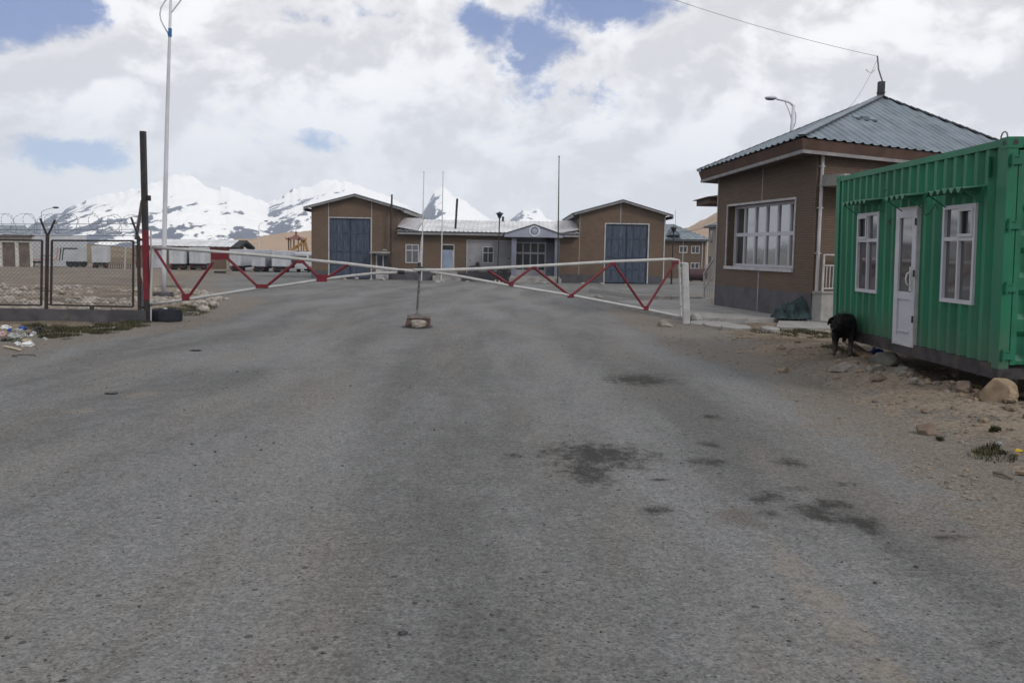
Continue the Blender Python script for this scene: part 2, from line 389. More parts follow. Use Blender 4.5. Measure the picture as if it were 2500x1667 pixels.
# ------------------------------------------------------------------ terrain
XL = [(0, -9.4), (10, -8.6), (13.3, -8.0), (17, -7.5), (19, -7.1), (25, -7.6), (32, -9.6), (40, -13.5), (50, -17), (60, -20), (100, -28), (170, -46)]
XR = [(0, 3.9), (4, 3.6), (6, 3.5), (8, 3.6), (11.5, 4.1), (13.4, 3.9), (17, 3.5), (22, 3.3), (27, 3.5), (34, 5), (45, 10), (60, 15), (170, 25)]
def slope(y):
    t = max(0.0, min(y, 230) - 20); return -.0155 * t * t / (t + 6)
def edge_dist(x, y):
    """metres inside (+) or outside (-) the asphalt"""
    w = .5 * mn.noise(V((x * .35, y * .35, 3))) + .25 * mn.noise(V((x * 1.1, y * 1.1, 8)))
    return min(x - interp(XL, y), interp(XR, y) - x) + w
def gz(x, y):
    """dirt surface"""
    z = slope(y)
    if y > 200 or abs(x) > 150: return z + (1.5 * mn.noise(V((x * .004, y * .004, 0))) - .3 if y > 260 else 0)
    d = edge_dist(x, y)
    bank = .15 * sstep(3.8, 4.9, x) * sstep(3, 7, y) * (1 - sstep(15, 19, y)) * (1 - .85 * sstep(5.15, 5.7, x) * sstep(9.6, 10.0, y) * (1 - sstep(15, 15.5, y))) if y < 19 else 0
    out = sstep(.0, -1.6, d)
    b = (.045 * mn.noise(V((x * 1.1, y * 1.1, 1))) + .04 * mn.noise(V((x * 2.6, y * 2.6, 5))) + .022 * mn.noise(V((x * 5, y * 5, 9)))) * out
    if y > 21 and x < -8: b += out * (.12 * mn.noise(V((x * .5, y * .5, 4))) + .07 * mn.noise(V((x * 1.7, y * 1.7, 4))))
    if 4.3 < x < 8 and 8 < y < 14: b += .09 * sstep(4.3, 4.9, x) * mn.noise(V((x * 2, y * 2, 12)))
    return z + bank + b - .05 * sstep(-.25, .35, d) + .012 * out
def GT(px, py, lift=0.0):
    """point on the ground under a survey point"""
    d = survey(px, py); o = V((0, 0, EYE)); t = 1.0
    for i in range(60):
        p = o + d * t
        h = p.z - max(gz(p.x, p.y), slope(p.y) if edge_dist(p.x, p.y) > 0 else -99) - lift
        if abs(h) < .002: break
        t += h / max(.02, -d.z) * .8 if d.z < 0 else 1
        t = min(max(t, .5), 400)
    return o + d * t
def axis(lo, hi, fine_lo, fine_hi, step, grow=1.18):
    a = []; x = fine_lo
    while x <= fine_hi + 1e-6: a.append(x); x += step
    s = step; x = a[-1]
    while x < hi: s *= grow; x += s; a.append(min(x, hi))
    s = step; x = fine_lo; b = []
    while x > lo: s *= grow; x -= s; b.append(max(x, lo))
    return b[::-1] + a
def sheet(name, xs, ys, zf, m, attrs=None, keep=None):
    vs, fs = [], []; vals = {k: [] for k in (attrs or {})}; idx = {}
    W = len(xs)
    for y in ys:
        for x in xs:
            vs.append((x, y, zf(x, y)))
            for k, fn in (attrs or {}).items(): vals[k].append(fn(x, y))
    for j in range(len(ys) - 1):
        for i in range(W - 1):
            q = (j * W + i, j * W + i + 1, (j + 1) * W + i + 1, (j + 1) * W + i)
            if keep is None or any(keep(vs[t][0], vs[t][1]) for t in q): fs.append(q)
    me = bpy.data.meshes.new(name); me.from_pydata(vs, [], fs); me.update()
    for k, a in vals.items():
        at = me.attributes.new(k, 'FLOAT', 'POINT'); at.data.foreach_set('value', a)
    for p in me.polygons: p.use_smooth = True
    me.materials.append(m); o = bpy.data.objects.new(name, me); C.objects.link(o); o['kind'] = 'structure'
    return o
def attr_n(nt, name):
    n = nt.nodes.new('ShaderNodeAttribute'); n.attribute_name = name; return n.outputs['Fac']

def dirt_material():
    m = bpy.data.materials.new('dirt_and_gravel'); m.use_nodes = True; nt = m.node_tree; b = nt.nodes['Principled BSDF']
    vec = N(nt, 'ShaderNodeTexCoord').outputs['Object']
    big = noise_n(nt, vec, .35, 6, .6, .3); mid = noise_n(nt, vec, 2.2, 6, .65); fine = noise_n(nt, vec, 22, 5, .7)
    c = mix_n(nt, smooth_n(nt, big, .36, .64), (.15, .123, .097), (.268, .22, .17))
    c = mix_n(nt, math_n(nt, 'MULTIPLY', smooth_n(nt, mid, .5, .72), .8), c, (.105, .087, .07))
    c = mix_n(nt, smooth_n(nt, fine, .3, .72), mix_n(nt, 1.0, c, (.66, .66, .66), 'MULTIPLY'), mix_n(nt, 1.0, c, (1.25, 1.24, 1.22), 'MULTIPLY'))
    gfac = smooth_n(nt, math_n(nt, 'ADD', attr_n(nt, 'grey'), math_n(nt, 'MULTIPLY', math_n(nt, 'SUBTRACT', mid, .5), .9)), .3, .7)
    gcol = mix_n(nt, smooth_n(nt, fine, .35, .65), (.12, .113, .105), (.215, .205, .19))
    c = mix_n(nt, math_n(nt, 'MULTIPLY', gfac, .85), c, gcol)
    vo = N(nt, 'ShaderNodeTexVoronoi'); vo.inputs['Scale'].default_value = 19; L(nt, vec, vo.inputs['Vector'])
    vs_ = N(nt, 'ShaderNodeSeparateColor'); L(nt, vo.outputs['Color'], vs_.inputs[0])
    st = math_n(nt, 'MULTIPLY', smooth_n(nt, vo.outputs['Distance'], .42, .3), math_n(nt, 'GREATER_THAN', vs_.outputs[0], .72))
    c = mix_n(nt, math_n(nt, 'MULTIPLY', st, .8), c, mix_n(nt, vs_.outputs[1], (.07, .06, .055), (.33, .3, .27)))
    L(nt, c, b.inputs['Base Color']); b.inputs['Roughness'].default_value = .97; b.inputs['Specular IOR Level'].default_value = .1
    bp = N(nt, 'ShaderNodeBump'); bp.inputs['Strength'].default_value = 1.0; bp.inputs['Distance'].default_value = .05
    hgt = math_n(nt, 'ADD', math_n(nt, 'MULTIPLY', fine, .8), math_n(nt, 'ADD', mid, math_n(nt, 'MULTIPLY', st, .5)))
    L(nt, hgt, bp.inputs['Height']); L(nt, bp.outputs[0], b.inputs['Normal'])
    return m
def grey_attr(x, y):
    d = edge_dist(x, y) if abs(x) < 150 and y < 200 else -50
    g = sstep(-2.2, .2, d)
    if x > 3 and y < 9: g = max(g, .5 * sstep(7.0, 4.0, y))
    if x > 3 and 7 < y < 16: g *= .55
    if y > 40: g = max(g, .45)
    return g
xs = axis(-4000, 4000, -11, 10, .2, 1.16); ys = axis(-350, 4000, 2, 27, .2, 1.12)
sheet('ground', xs, ys, gz, dirt_material(), {'grey': grey_attr})

# asphalt, worn and dusty
STAINS = [(1560, 927, 80, 13), (1465, 1110, 138, 30), (1440, 1152, 62, 30), (1720, 1127, 72, 8), (1935, 1130, 36, 11), (2065, 1182, 34, 7), (1945, 1191, 26, 5), (1990, 1250, 62, 22),
          (2090, 1272, 62, 14), (2318, 1313, 46, 10), (1602, 1245, 36, 11), (1608, 1170, 34, 3.5), (1730, 1085, 26, 6), (1885, 1208, 36, 12), (1870, 1222, 30, 9), (1865, 1255, 22, 9), (2150, 1295, 40, 8),
          (1745, 1470, 20, 8), (1735, 1018, 28, 6), (1250, 1112, 22, 6), (2415, 1565, 20, 6), (2030, 1232, 50, 16), (2120, 1282, 46, 12)]
PATCH = [(1800, 1262, 80, 30)]
SAND = [(2000, 1455, 90, 62), (2075, 1545, 100, 75), (2150, 1640, 110, 80), (1930, 1380, 70, 52), (1890, 1330, 45, 32), (345, 962, 70, 13), (200, 1003, 50, 11)]
def spot(lst):
    L_ = []
    for px, py, w, h in lst:
        c, e, n_ = G(px, py), G(px + w, py), G(px, py - h); L_.append((c.x, c.y, (e - c).length, max(.03, n_.y - c.y)))
    return L_
_st, _pa, _sa = spot(STAINS), spot(PATCH), spot(SAND)
def blobs(lst):
    def fn(x, y):
        b = -.6
        for cx, cy, rx, ry in lst:
            if abs(y - cy) < 2.2 * ry and abs(x - cx) < 2.2 * rx:
                b = max(b, 1 - math.hypot((x - cx) / rx, (y - cy) / ry))
        return b
    return fn
def track(x, y):
    """pale wheel tracks that bend towards the gate"""
    v = 0
    for x0, k in ((2.1, .9), (.2, .8), (-2.6, .5), (-4.6, .5)):
        c = x0 + .9 * math.sin(y * .11 + .6) - .035 * (y - 8) * (1 if x0 > 0 else .4)
        v = max(v, k * math.exp(-((x - c) / .42) ** 2))
    return v
def asphalt_material():
    m = bpy.data.materials.new('worn_asphalt'); m.use_nodes = True; nt = m.node_tree; b = nt.nodes['Principled BSDF']
    vec = N(nt, 'ShaderNodeTexCoord').outputs['Object']
    mp = N(nt, 'ShaderNodeMapping'); mp.inputs['Scale'].default_value = (1.2, .24, 1); mp.inputs['Rotation'].default_value = (0, 0, .12); L(nt, vec, mp.inputs[0])
    big = noise_n(nt, mp.outputs[0], .55, 7, .62, .4); mid = noise_n(nt, vec, 3.0, 6, .65); fine = noise_n(nt, vec, 55, 4, .75); grain = noise_n(nt, vec, 150, 2, .7)
    coarse = noise_n(nt, vec, 20, 5, .7)
    def stones(scale):
        v = N(nt, 'ShaderNodeTexVoronoi'); v.inputs['Scale'].default_value = scale; L(nt, vec, v.inputs['Vector'])
        q = N(nt, 'ShaderNodeSeparateColor'); L(nt, v.outputs['Color'], q.inputs[0]); return v.outputs['Distance'], q.outputs[0], q.outputs[1]
    d1, c1, e1 = stones(92); d2, c2, e2 = stones(46); d3, c3, e3 = stones(9.5)
    tone = math_n(nt, 'ADD', math_n(nt, 'MULTIPLY', big, .75), math_n(nt, 'ADD', math_n(nt, 'MULTIPLY', mid, .25), math_n(nt, 'MULTIPLY', attr_n(nt, 'track'), .13)))
    c = mix_n(nt, smooth_n(nt, tone, .38, .65), (.104, .105, .105), (.172, .174, .175))
    warm = noise_n(nt, mp.outputs[0], .8, 6, .65)
    c = mix_n(nt, math_n(nt, 'MULTIPLY', smooth_n(nt, warm, .46, .66), .42), c, (.165, .147, .125))
    c = mix_n(nt, smooth_n(nt, math_n(nt, 'ADD', math_n(nt, 'MULTIPLY', fine, .5), math_n(nt, 'MULTIPLY', coarse, .5)), .36, .64), mix_n(nt, 1.0, c, (.74, .74, .74), 'MULTIPLY'), mix_n(nt, 1.0, c, (1.22, 1.22, 1.22), 'MULTIPLY'))
    g1 = math_n(nt, 'ADD', math_n(nt, 'MULTIPLY', c1, .62), math_n(nt, 'MULTIPLY', c2, .38))
    c = mix_n(nt, smooth_n(nt, g1, .1, .9), mix_n(nt, 1.0, c, (.72, .72, .72), 'MULTIPLY'), mix_n(nt, 1.0, c, (1.25, 1.25, 1.25), 'MULTIPLY'))
    dens = math_n(nt, 'MULTIPLY', math_n(nt, 'SUBTRACT', mid, .5), .5)
    p2 = math_n(nt, 'MULTIPLY', math_n(nt, 'GREATER_THAN', math_n(nt, 'ADD', e2, dens), .90), smooth_n(nt, d2, .42, .3))
    p3 = math_n(nt, 'MULTIPLY', math_n(nt, 'GREATER_THAN', math_n(nt, 'ADD', e3, dens), .95), smooth_n(nt, d3, .22, .15))
    pm = math_n(nt, 'MAXIMUM', p2, p3)
    c = mix_n(nt, math_n(nt, 'MULTIPLY', pm, .72), c, (.032, .032, .032))
    # sand drifts, then oil and bitumen stains
    wob = math_n(nt, 'MULTIPLY', math_n(nt, 'SUBTRACT', noise_n(nt, vec, 5, 6, .7), .5), 1.5)
    sd = smooth_n(nt, math_n(nt, 'ADD', attr_n(nt, 'sand'), math_n(nt, 'MULTIPLY', wob, 1.1)), .05, .85)
    c = mix_n(nt, math_n(nt, 'MULTIPLY', sd, math_n(nt, 'MULTIPLY', smooth_n(nt, fine, .3, .65), .5)), c, (.27, .215, .15))
    pt = smooth_n(nt, math_n(nt, 'ADD', attr_n(nt, 'patch'), math_n(nt, 'ADD', math_n(nt, 'MULTIPLY', wob, 1.6), math_n(nt, 'MULTIPLY', math_n(nt, 'SUBTRACT', coarse, .5), 1.2))), .05, .6)
    c = mix_n(nt, math_n(nt, 'MULTIPLY', pt, .7), c, mix_n(nt, smooth_n(nt, fine, .4, .6), (.05, .045, .04), (.17, .15, .13)))
    sp = N(nt, 'ShaderNodeMapping'); sp.inputs['Scale'].default_value = (7, 4.5, 7); L(nt, vec, sp.inputs[0])
    wob2 = math_n(nt, 'MULTIPLY', math_n(nt, 'SUBTRACT', noise_n(nt, sp.outputs[0], 1, 9, .78, .4), .5), 4.2)
    ss = smooth_n(nt, math_n(nt, 'ADD', attr_n(nt, 'stain'), math_n(nt, 'ADD', wob2, math_n(nt, 'ADD', math_n(nt, 'MULTIPLY', math_n(nt, 'SUBTRACT', fine, .5), 1.8), math_n(nt, 'MULTIPLY', math_n(nt, 'SUBTRACT', g1, .5), 1.1)))), -.05, .58)
    c = mix_n(nt, math_n(nt, 'MULTIPLY', ss, .93), c, mix_n(nt, fine, (.012, .012, .011), (.05, .048, .045)))
    e = smooth_n(nt, math_n(nt, 'ADD', attr_n(nt, 'dust'), math_n(nt, 'MULTIPLY', math_n(nt, 'SUBTRACT', mid, .5), 1.3)), .35, .8)
    dc = mix_n(nt, smooth_n(nt, math_n(nt, 'ADD', math_n(nt, 'MULTIPLY', fine, .5), math_n(nt, 'MULTIPLY', g1, .5)), .3, .7), (.088, .076, .063), (.215, .185, .153))
    c = mix_n(nt, math_n(nt, 'MULTIPLY', e, .75), c, dc)
    L(nt, c, b.inputs['Base Color']); b.inputs['Roughness'].default_value = .9; b.inputs['Specular IOR Level'].default_value = .16
    bp = N(nt, 'ShaderNodeBump'); bp.inputs['Strength'].default_value = .55; bp.inputs['Distance'].default_value = .012
    L(nt, math_n(nt, 'SUBTRACT', math_n(nt, 'ADD', math_n(nt, 'MULTIPLY', fine, .8), grain), math_n(nt, 'MULTIPLY', pm, .7)), bp.inputs['Height']); L(nt, bp.outputs[0], b.inputs['Normal'])
    return m
def dust_attr(x, y):
    d = edge_dist(x, y); v = sstep(1.7, -.1, d)
    if y > 30: v = max(v, .3 * sstep(30, 50, y))
    return v
def road_z(x, y):
    return slope(y) + .006 * mn.noise(V((x * .7, y * .7, 2)))
rx = axis(-95, 25, -9, 5, .11, 1.2); ry = axis(-12, 170, 3.4, 21, .075, 1.05)
sheet('road', rx, ry, road_z, asphalt_material(), {'stain': blobs(_st), 'patch': blobs(_pa), 'sand': blobs(_sa), 'track': track, 'dust': dust_attr}, keep=lambda x, y: edge_dist(x, y) > -.45)

# mountains and dunes
RIDGE = [(-900, 560), (-400, 572), (-150, 580), (0, 575), (58, 563), (133, 526), (186, 500), (239, 478), (298, 466), (350, 452), (425, 440), (490, 452), (530, 466), (558, 460), (600, 478), (654, 503), (717, 473), (797, 452), (860, 446), (930, 470), (999, 505), (1022, 534), (1045, 498), (1060, 464), (1082, 456), (1107, 474), (1143, 496), (1178, 522), (1210, 540), (1243, 538), (1263, 522), (1279, 513), (1308, 514), (1335, 534), (1357, 545), (1420, 560), (1600, 575), (2000, 590), (2600, 610), (3300, 610)]
def azel(px, py):
    d = survey(px, py); return math.atan2(d.x, d.y), d.z / math.hypot(d.x, d.y)
RT = sorted(azel(*q) for q in RIDGE)
def range_mesh(name, table, r0, r1, r2, m, jag, nA, nR, seed, base, cut=1.25):
    a0, a1 = table[0][0], table[-1][0]; vs, fs = [], []
    for i in range(nA + 1):
        a = a0 + (a1 - a0) * i / nA
        top = EYE + interp(table, a) * r1
        for j in range(nR + 1):
            t = j / nR; r = r0 + (r2 - r0) * t
            s = (r - r0) / (r1 - r0)
            x, y = r * math.sin(a), r * math.cos(a)
            if s <= 1: h = base + (top - base) * (s ** cut)
            else: h = base + (top - base) * max(0, 1 - ((r - r1) / (r2 - r1)) ** 1.4)
            w = (1 if s > 1 else 4 * s * (1 - s) * (1 - .62 * s) + .06 * s)
            p = V((x * .0042, y * .0042, seed)); ridge = 0; amp = 1
            for o in range(7):
                ridge += amp * (.5 - abs(mn.noise(p))); p = p * 2.1; amp *= .52
            h += jag * w * (ridge - .62) * (max(.05, top - base) / 200)
            if s <= 1.02 and s > .8: h += jag * .10 * mn.noise(V((a * 160, seed, 1))) * (s - .8) * 5 + jag * .05 * mn.noise(V((a * 420, seed, 1))) * (s - .8) * 5
            vs.append((x, y, h))
    k = nR + 1
    for i in range(nA):
        for j in range(nR): fs.append((i * k + j, (i + 1) * k + j, (i + 1) * k + j + 1, i * k + j + 1))
    me = bpy.data.meshes.new(name); me.from_pydata(vs, [], fs); me.update(); me.materials.append(m)
    for p in me.polygons: p.use_smooth = True
    o = bpy.data.objects.new(name, me); C.objects.link(o); o['kind'] = 'structure'; return o
def mountain_material():
    m = bpy.data.materials.new('snow_and_rock'); m.use_nodes = True; nt = m.node_tree; b = nt.nodes['Principled BSDF']
    vec = N(nt, 'ShaderNodeTexCoord').outputs['Object']; ge = N(nt, 'ShaderNodeNewGeometry')
    m0 = N(nt, 'ShaderNodeMapping'); m0.inputs['Rotation'].default_value = (0, math.radians(33), 0); L(nt, vec, m0.inputs[0])
    mp = N(nt, 'ShaderNodeMapping'); mp.inputs['Scale'].default_value = (.0019, .0016, .0085); L(nt, m0.outputs[0], mp.inputs[0])
    n1 = noise_n(nt, mp.outputs[0], 2.2, 9, .62, .6); n2 = noise_n(nt, vec, .03, 8, .7); n3 = noise_n(nt, vec, .006, 4, .55)
    sp = N(nt, 'ShaderNodeSeparateXYZ'); L(nt, ge.outputs['Normal'], sp.inputs[0]); sz = N(nt, 'ShaderNodeSeparateXYZ'); L(nt, ge.outputs['Position'], sz.inputs[0])
    alt = math_n(nt, 'MULTIPLY', sz.outputs[2], 1 / 200)
    k = math_n(nt, 'ADD', math_n(nt, 'MULTIPLY', n1, 2.0), math_n(nt, 'MULTIPLY', n2, .75))
    k = math_n(nt, 'ADD', k, math_n(nt, 'MULTIPLY', n3, .5))
    k = math_n(nt, 'ADD', k, math_n(nt, 'MULTIPLY', math_n(nt, 'POWER', math_n(nt, 'MAXIMUM', alt, .02), .6), .95))
    k = math_n(nt, 'ADD', k, math_n(nt, 'MULTIPLY', sp.outputs[0], .62))
    snow = smooth_n(nt, k, 1.99, 2.05)
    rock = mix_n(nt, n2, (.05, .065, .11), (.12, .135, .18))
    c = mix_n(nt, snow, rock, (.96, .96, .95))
    L(nt, c, b.inputs['Base Color']); b.inputs['Roughness'].default_value = .9; b.inputs['Specular IOR Level'].default_value = .1
    bp = N(nt, 'ShaderNodeBump'); bp.inputs['Strength'].default_value = .6; bp.inputs['Distance'].default_value = 22
    L(nt, noise_n(nt, vec, .02, 8, .65), bp.inputs['Height']); L(nt, bp.outputs[0], b.inputs['Normal'])
    return m
range_mesh('mountain', RT, 1700, 3000, 3500, mountain_material(), 72, 760, 190, 5.3, -4)
dune = mat('dune_sand', (.34, .245, .17), .95, .12, .02, .1, bump=.5, bscale=.25, stain=(.25, .175, .125), sscale=.02, slo=.5, shi=.75)
D1 = sorted(azel(*q) for q in [(380, 606), (440, 603), (500, 596), (544, 590), (584, 583), (612, 584), (641, 576), (699, 567), (756, 564), (830, 568), (900, 590), (960, 612)])
range_mesh('hill', D1, 420, 640, 900, dune, 5, 160, 50, 2.2, -4, 1.0)
D2 = sorted(azel(*q) for q in [(1560, 614), (1600, 600), (1640, 574), (1658, 562), (1700, 545), (1735, 526), (1760, 512), (1850, 480), (1990, 455), (2200, 450), (2500, 480), (2900, 520), (3300, 600)])
range_mesh('hill', D2, 420, 700, 1100, dune, 10, 200, 50, 7.7, -4, 1.0)
brownhill = mat('brown_field', (.15, .115, .075), .95, .3, .05, .1, bump=.4, bscale=.5)
D3 = sorted(azel(*q) for q in [(100, 612), (180, 600), (215, 594), (262, 598), (321, 605), (380, 608), (450, 612)])
range_mesh('hill', D3, 190, 300, 360, brownhill, 3, 80, 24, 4.1, -4, .9)
# ------------------------------------------------------------------ green container cabin (local: x into it, y away from the camera)
CL, CW, CH = 5.3, 2.44, 2.59
con = thing('container_cabin', 'green corrugated shipping container made into a cabin with white door and windows', 'container', (5.27, 9.91, .35))
con.rotation_euler = (0, math.radians(-1.3), math.radians(-.33))
lf = lambda u, v, n=0: V((-n, u, v))            # left side: u along, v up, n out of the wall
mb = MB(); prof = []; y = .16; cyc = [(.075, 0), (.055, 1), (.07, 1), (.055, 0)]; k = 0; n_ = 0.0
while y < CL - .16:
    prof.append((y, -.052 * n_ - .012)); d, nx = cyc[k % 4]; y += d; n_ = nx; k += 1
prof.append((CL - .16, -.012))
HOLES = [(3.48, 4.33, .77, 1.95), (.65, 1.46, .77, 1.93), (2.2, 2.83, .15, 1.94)]        # openings cut for the windows and the door
cuts_ = sorted({h[k] for h in HOLES for k in (0, 1)}); full = []
for (ua, na), (ub, nb) in zip(prof, prof[1:]):
    full.append((ua, na)); full += [(c_, na + (nb - na) * (c_ - ua) / (ub - ua)) for c_ in cuts_ if ua + 1e-5 < c_ < ub - 1e-5]
full.append(prof[-1])
for (ua, na), (ub, nb) in zip(full, full[1:]):
    h = next((h for h in HOLES if h[0] - 1e-4 <= ua and ub <= h[1] + 1e-4), None)
    for va, vb in ([(.16, 2.5)] if h is None else [(.16, max(.16, h[2])), (h[3], 2.5)]):
        if vb - va > .01: mb.quad(lf(ua, va, na), lf(ub, va, nb), lf(ub, vb, nb), lf(ua, vb, na))
mb.box((CW - .04, .16, .16), (CW, CL - .16, 2.5)); mb.box((.1, CL - .06, .16), (CW - .1, CL - .02, 2.5))
wall_c = mb.build('wall', M['green'], con, False)
mb = MB()
for y0, y1 in ((.0, .16), (CL - .16, CL)):
    for x0, x1 in ((0, .11), (CW - .11, CW)): mb.box((x0, y0, .115), (x1, y1, 2.47))
for x0 in (0, CW - .06): mb.box((x0, .16, 2.5), (x0 + .06, CL - .16, 2.575))
for y0 in (0.02, CL - .1): mb.box((.11, y0, 2.5), (CW - .11, y0 + .08, 2.58))
mb.build('frame', M['green'], con, False)
mb = MB(); prof = []
for i in range(160): prof.append((.1 + (CL - .2) * i / 159, 2.545 + (.018 if (i // 2) % 2 else 0)))
mb.add([(.062, u, z) for u, z in prof] + [(CW - .062, u, z) for u, z in prof], [(i, i + 1, 161 + i, 160 + i) for i in range(159)])
mb.build('roof', M['green_dark'], con, False)
mb = MB(); mb.box((.0, .17, .0), (.07, CL - .17, .155)); mb.box((CW - .07, .17, .0), (CW, CL - .17, .155)); mb.box((.12, .03, .0), (CW - .12, .1, .12)); mb.box((.12, CL - .1, 0), (CW - .12, CL - .03, .12)); mb.box((.075, .1, .1), (CW - .075, CL - .1, .14))
mb.build('base_rail', M['rust_rail'], con, False)
for z, m_ in ((0, 'rust_rail'), (2.472, 'green')):
    for y0 in (-.006, CL - .17):
        for x0 in (-.006, CW - .156):
            b = MB(); b.box((x0, y0, z), (x0 + .162, y0 + .178, z + .118)); c_ = b.build('corner_casting', M[m_], con, False)
            h = MB(); s = -1 if x0 < 1 else 1
            xo = x0 - .002 if x0 < 1 else x0 + .162
            h.lathe([(.03, 0), (.03, .002)], (xo, y0 + .09, z + .06), 10, 'x'); h.build('locking_hole', M['black_metal'], c_, False); h = MB(); h.lathe([(.03, 0), (.03, .002)], (x0 + .08, y0 - .002 if y0 < 1 else y0 + .178, z + .06), 10, 'y'); h.build('locking_hole', M['black_metal'], c_, False)
# end doors face the road
for x0, x1 in ((.12, CW / 2 - .01), (CW / 2 + .01, CW - .12)):
    b = MB(); pz = []; z = .2
    pz.append((.16, .03)); 
    while z < 2.3: pz += [(z, .03), (z + .06, .065), (z + .26, .065), (z + .32, .03)]; z += .45
    pz.append((2.45, .03)); kk = len(pz)
    b.add([(x0, yy, zz) for zz, yy in pz] + [(x1, yy, zz) for zz, yy in pz], [(i, i + 1, kk + i + 1, kk + i) for i in range(kk - 1)])
    for xa in (x0, x1 - .06): b.box((xa, .0, .16), (xa + .06, .028, 2.45))
    dr = b.build('end_door', M['green_dark'], con, False)
    for xx in (x0 + .25, x1 - .25):
        q = MB(); q.tube([(xx, -.03, .14), (xx, -.03, 2.48)], .017, 8)
        for zz in (.3, .95, 1.7, 2.3): q.box((xx - .04, -.03, zz), (xx + .04, .0, zz + .05))
        q.build('lock_rod', M['green_dark'], dr, False)
    hx = .02 if x0 < 1 else CW - .12
    for zz in (.22, .95, 1.62, 2.3):
        q = MB(); q.box((hx, -.022, zz), (hx + .14, -.004, zz + .07)); q.box((hx + .02, -.03, zz + .075), (hx + .1, -.004, zz + .09)); q.tube([(hx + .02, -.02, zz - .02), (hx + .02, -.02, zz + .11)], .014, 8); q.build('hinge', M['green_dark'], con, False)
def casement(fr, u0, u1, v0, v1, parent, tall=.66, sash_left=True, t=.046, n0=-.05, n1=.022, m='upvc', g='pane', name='window'):
    """plastic window: cross bar at `tall` of the height, one small opening sash above"""
    vm = v0 + (v1 - v0) * tall; um = (u0 + u1) / 2
    f = MB()
    f.fbox(fr, u0, u1, v0, v0 + t, n0, n1); f.fbox(fr, u0, u1, v1 - t, v1, n0, n1)
    f.fbox(fr, u0, u0 + t, v0 + t, v1 - t, n0, n1); f.fbox(fr, u1 - t, u1, v0 + t, v1 - t, n0, n1)
    f.fbox(fr, u0 + t, u1 - t, vm - t * .5, vm + t * .5, n0, n1 - .004)
    f.fbox(fr, um - t * .4, um + t * .4, v0 + t, vm - t * .5, n0, n1 - .004); f.fbox(fr, um - t * .4, um + t * .4, vm + t * .5, v1 - t, n0, n1 - .004)
    w = f.build(name, M[m], parent, parent.get('_world', False))
    gl = MB(); gl.fbox(fr, u0 + t, u1 - t, v0 + t, v1 - t, n0 + .008, n0 + .014 if n0 > -.04 else n0 + .02); gl.build('pane', M[g], w, parent.get('_world', False))
    if sash_left is not None:
        a, b_ = (u0 + t, um - t * .4) if sash_left else (um + t * .4, u1 - t)
        s = MB(); q = t * .75; c0, c1 = vm + t * .5, v1 - t
        s.fbox(fr, a, b_, c0, c0 + q, n1 - .01, n1 + .012); s.fbox(fr, a, b_, c1 - q, c1, n1 - .01, n1 + .012); s.fbox(fr, a, a + q, c0 + q, c1 - q, n1 - .01, n1 + .012); s.fbox(fr, b_ - q, b_, c0 + q, c1 - q, n1 - .01, n1 + .012)
        s.build('sash', M[m], w, parent.get('_world', False))
    return w
casement(lf, 3.48, 4.33, .77, 1.95, con, .655, False, n0=-.06, n1=.0)
casement(lf, .65, 1.46, .77, 1.93, con, .655, True, n0=-.06, n1=.0)
# door: white plastic, tall pane above, panel below, thin steel jamb standing proud
d = MB(); u0, u1, v0, v1 = 2.2, 2.83, .15, 1.94
fb = lambda b, a_, b_, c_, d_, e_, f_: b.fbox(lf, a_, b_, c_, d_, e_ - .026, f_ - .026)
fb(d, u0, u1, v0, v0 + .1, -.05, .03); fb(d, u0, u1, v1 - .11, v1, -.05, .03); fb(d, u0, u0 + .105, v0 + .1, v1 - .11, -.05, .03); fb(d, u1 - .105, u1, v0 + .1, v1 - .11, -.05, .03); fb(d, u0 + .105, u1 - .105, .74, .84, -.05, .028); fb(d, u0 + .105, u1 - .105, .25, .74, -.05, .008); fb(d, u0 + .13, u1 - .13, .30, .325, .008, .03)
door = d.build('door', M['upvc'], con, False)
b = MB(); fb(b, u0 + .105, u1 - .105, .84, v1 - .11, -.05, .004); b.build('pane', M['pane'], door, False)
b = MB(); hy = u0 + .06; b.tube([lf(hy, .93, .035), lf(hy, .95, .075), lf(hy, 1.02, .09), lf(hy, 1.09, .075), lf(hy, 1.11, .035)], .011, 8); b.fbox(lf, hy - .018, hy + .018, .86, 1.18, .03, .037); b.build('handle', M['steel_pole'], door, False)
b = MB(); fb(b, u0 - .035, u0, v0 - .03, v1 + .03, -.04, .034); fb(b, u1, u1 + .02, v0 - .03, v1 + .03, -.04, .03); fb(b, u0, u1, v0 - .03, v0, -.04, .04); fb(b, u0, u1, v1, v1 + .03, -.04, .03); b.build('door_jamb', M['white_worn'], con, False)
for zz in (.45, 1.05, 1.72):
    b = MB(); b.tube([lf(u0 - .045, zz, .03), lf(u0 - .045, zz + .09, .03)], .013, 8); b.build('hinge', M['black_metal'], con, False)
b = MB(); fb(b, u0 - .02, u1 + .05, .0, .118, .002, .02); b.build('sill_plate', mat('rusty_sill', (.11, .075, .055), .9, .4, 6), con, False)
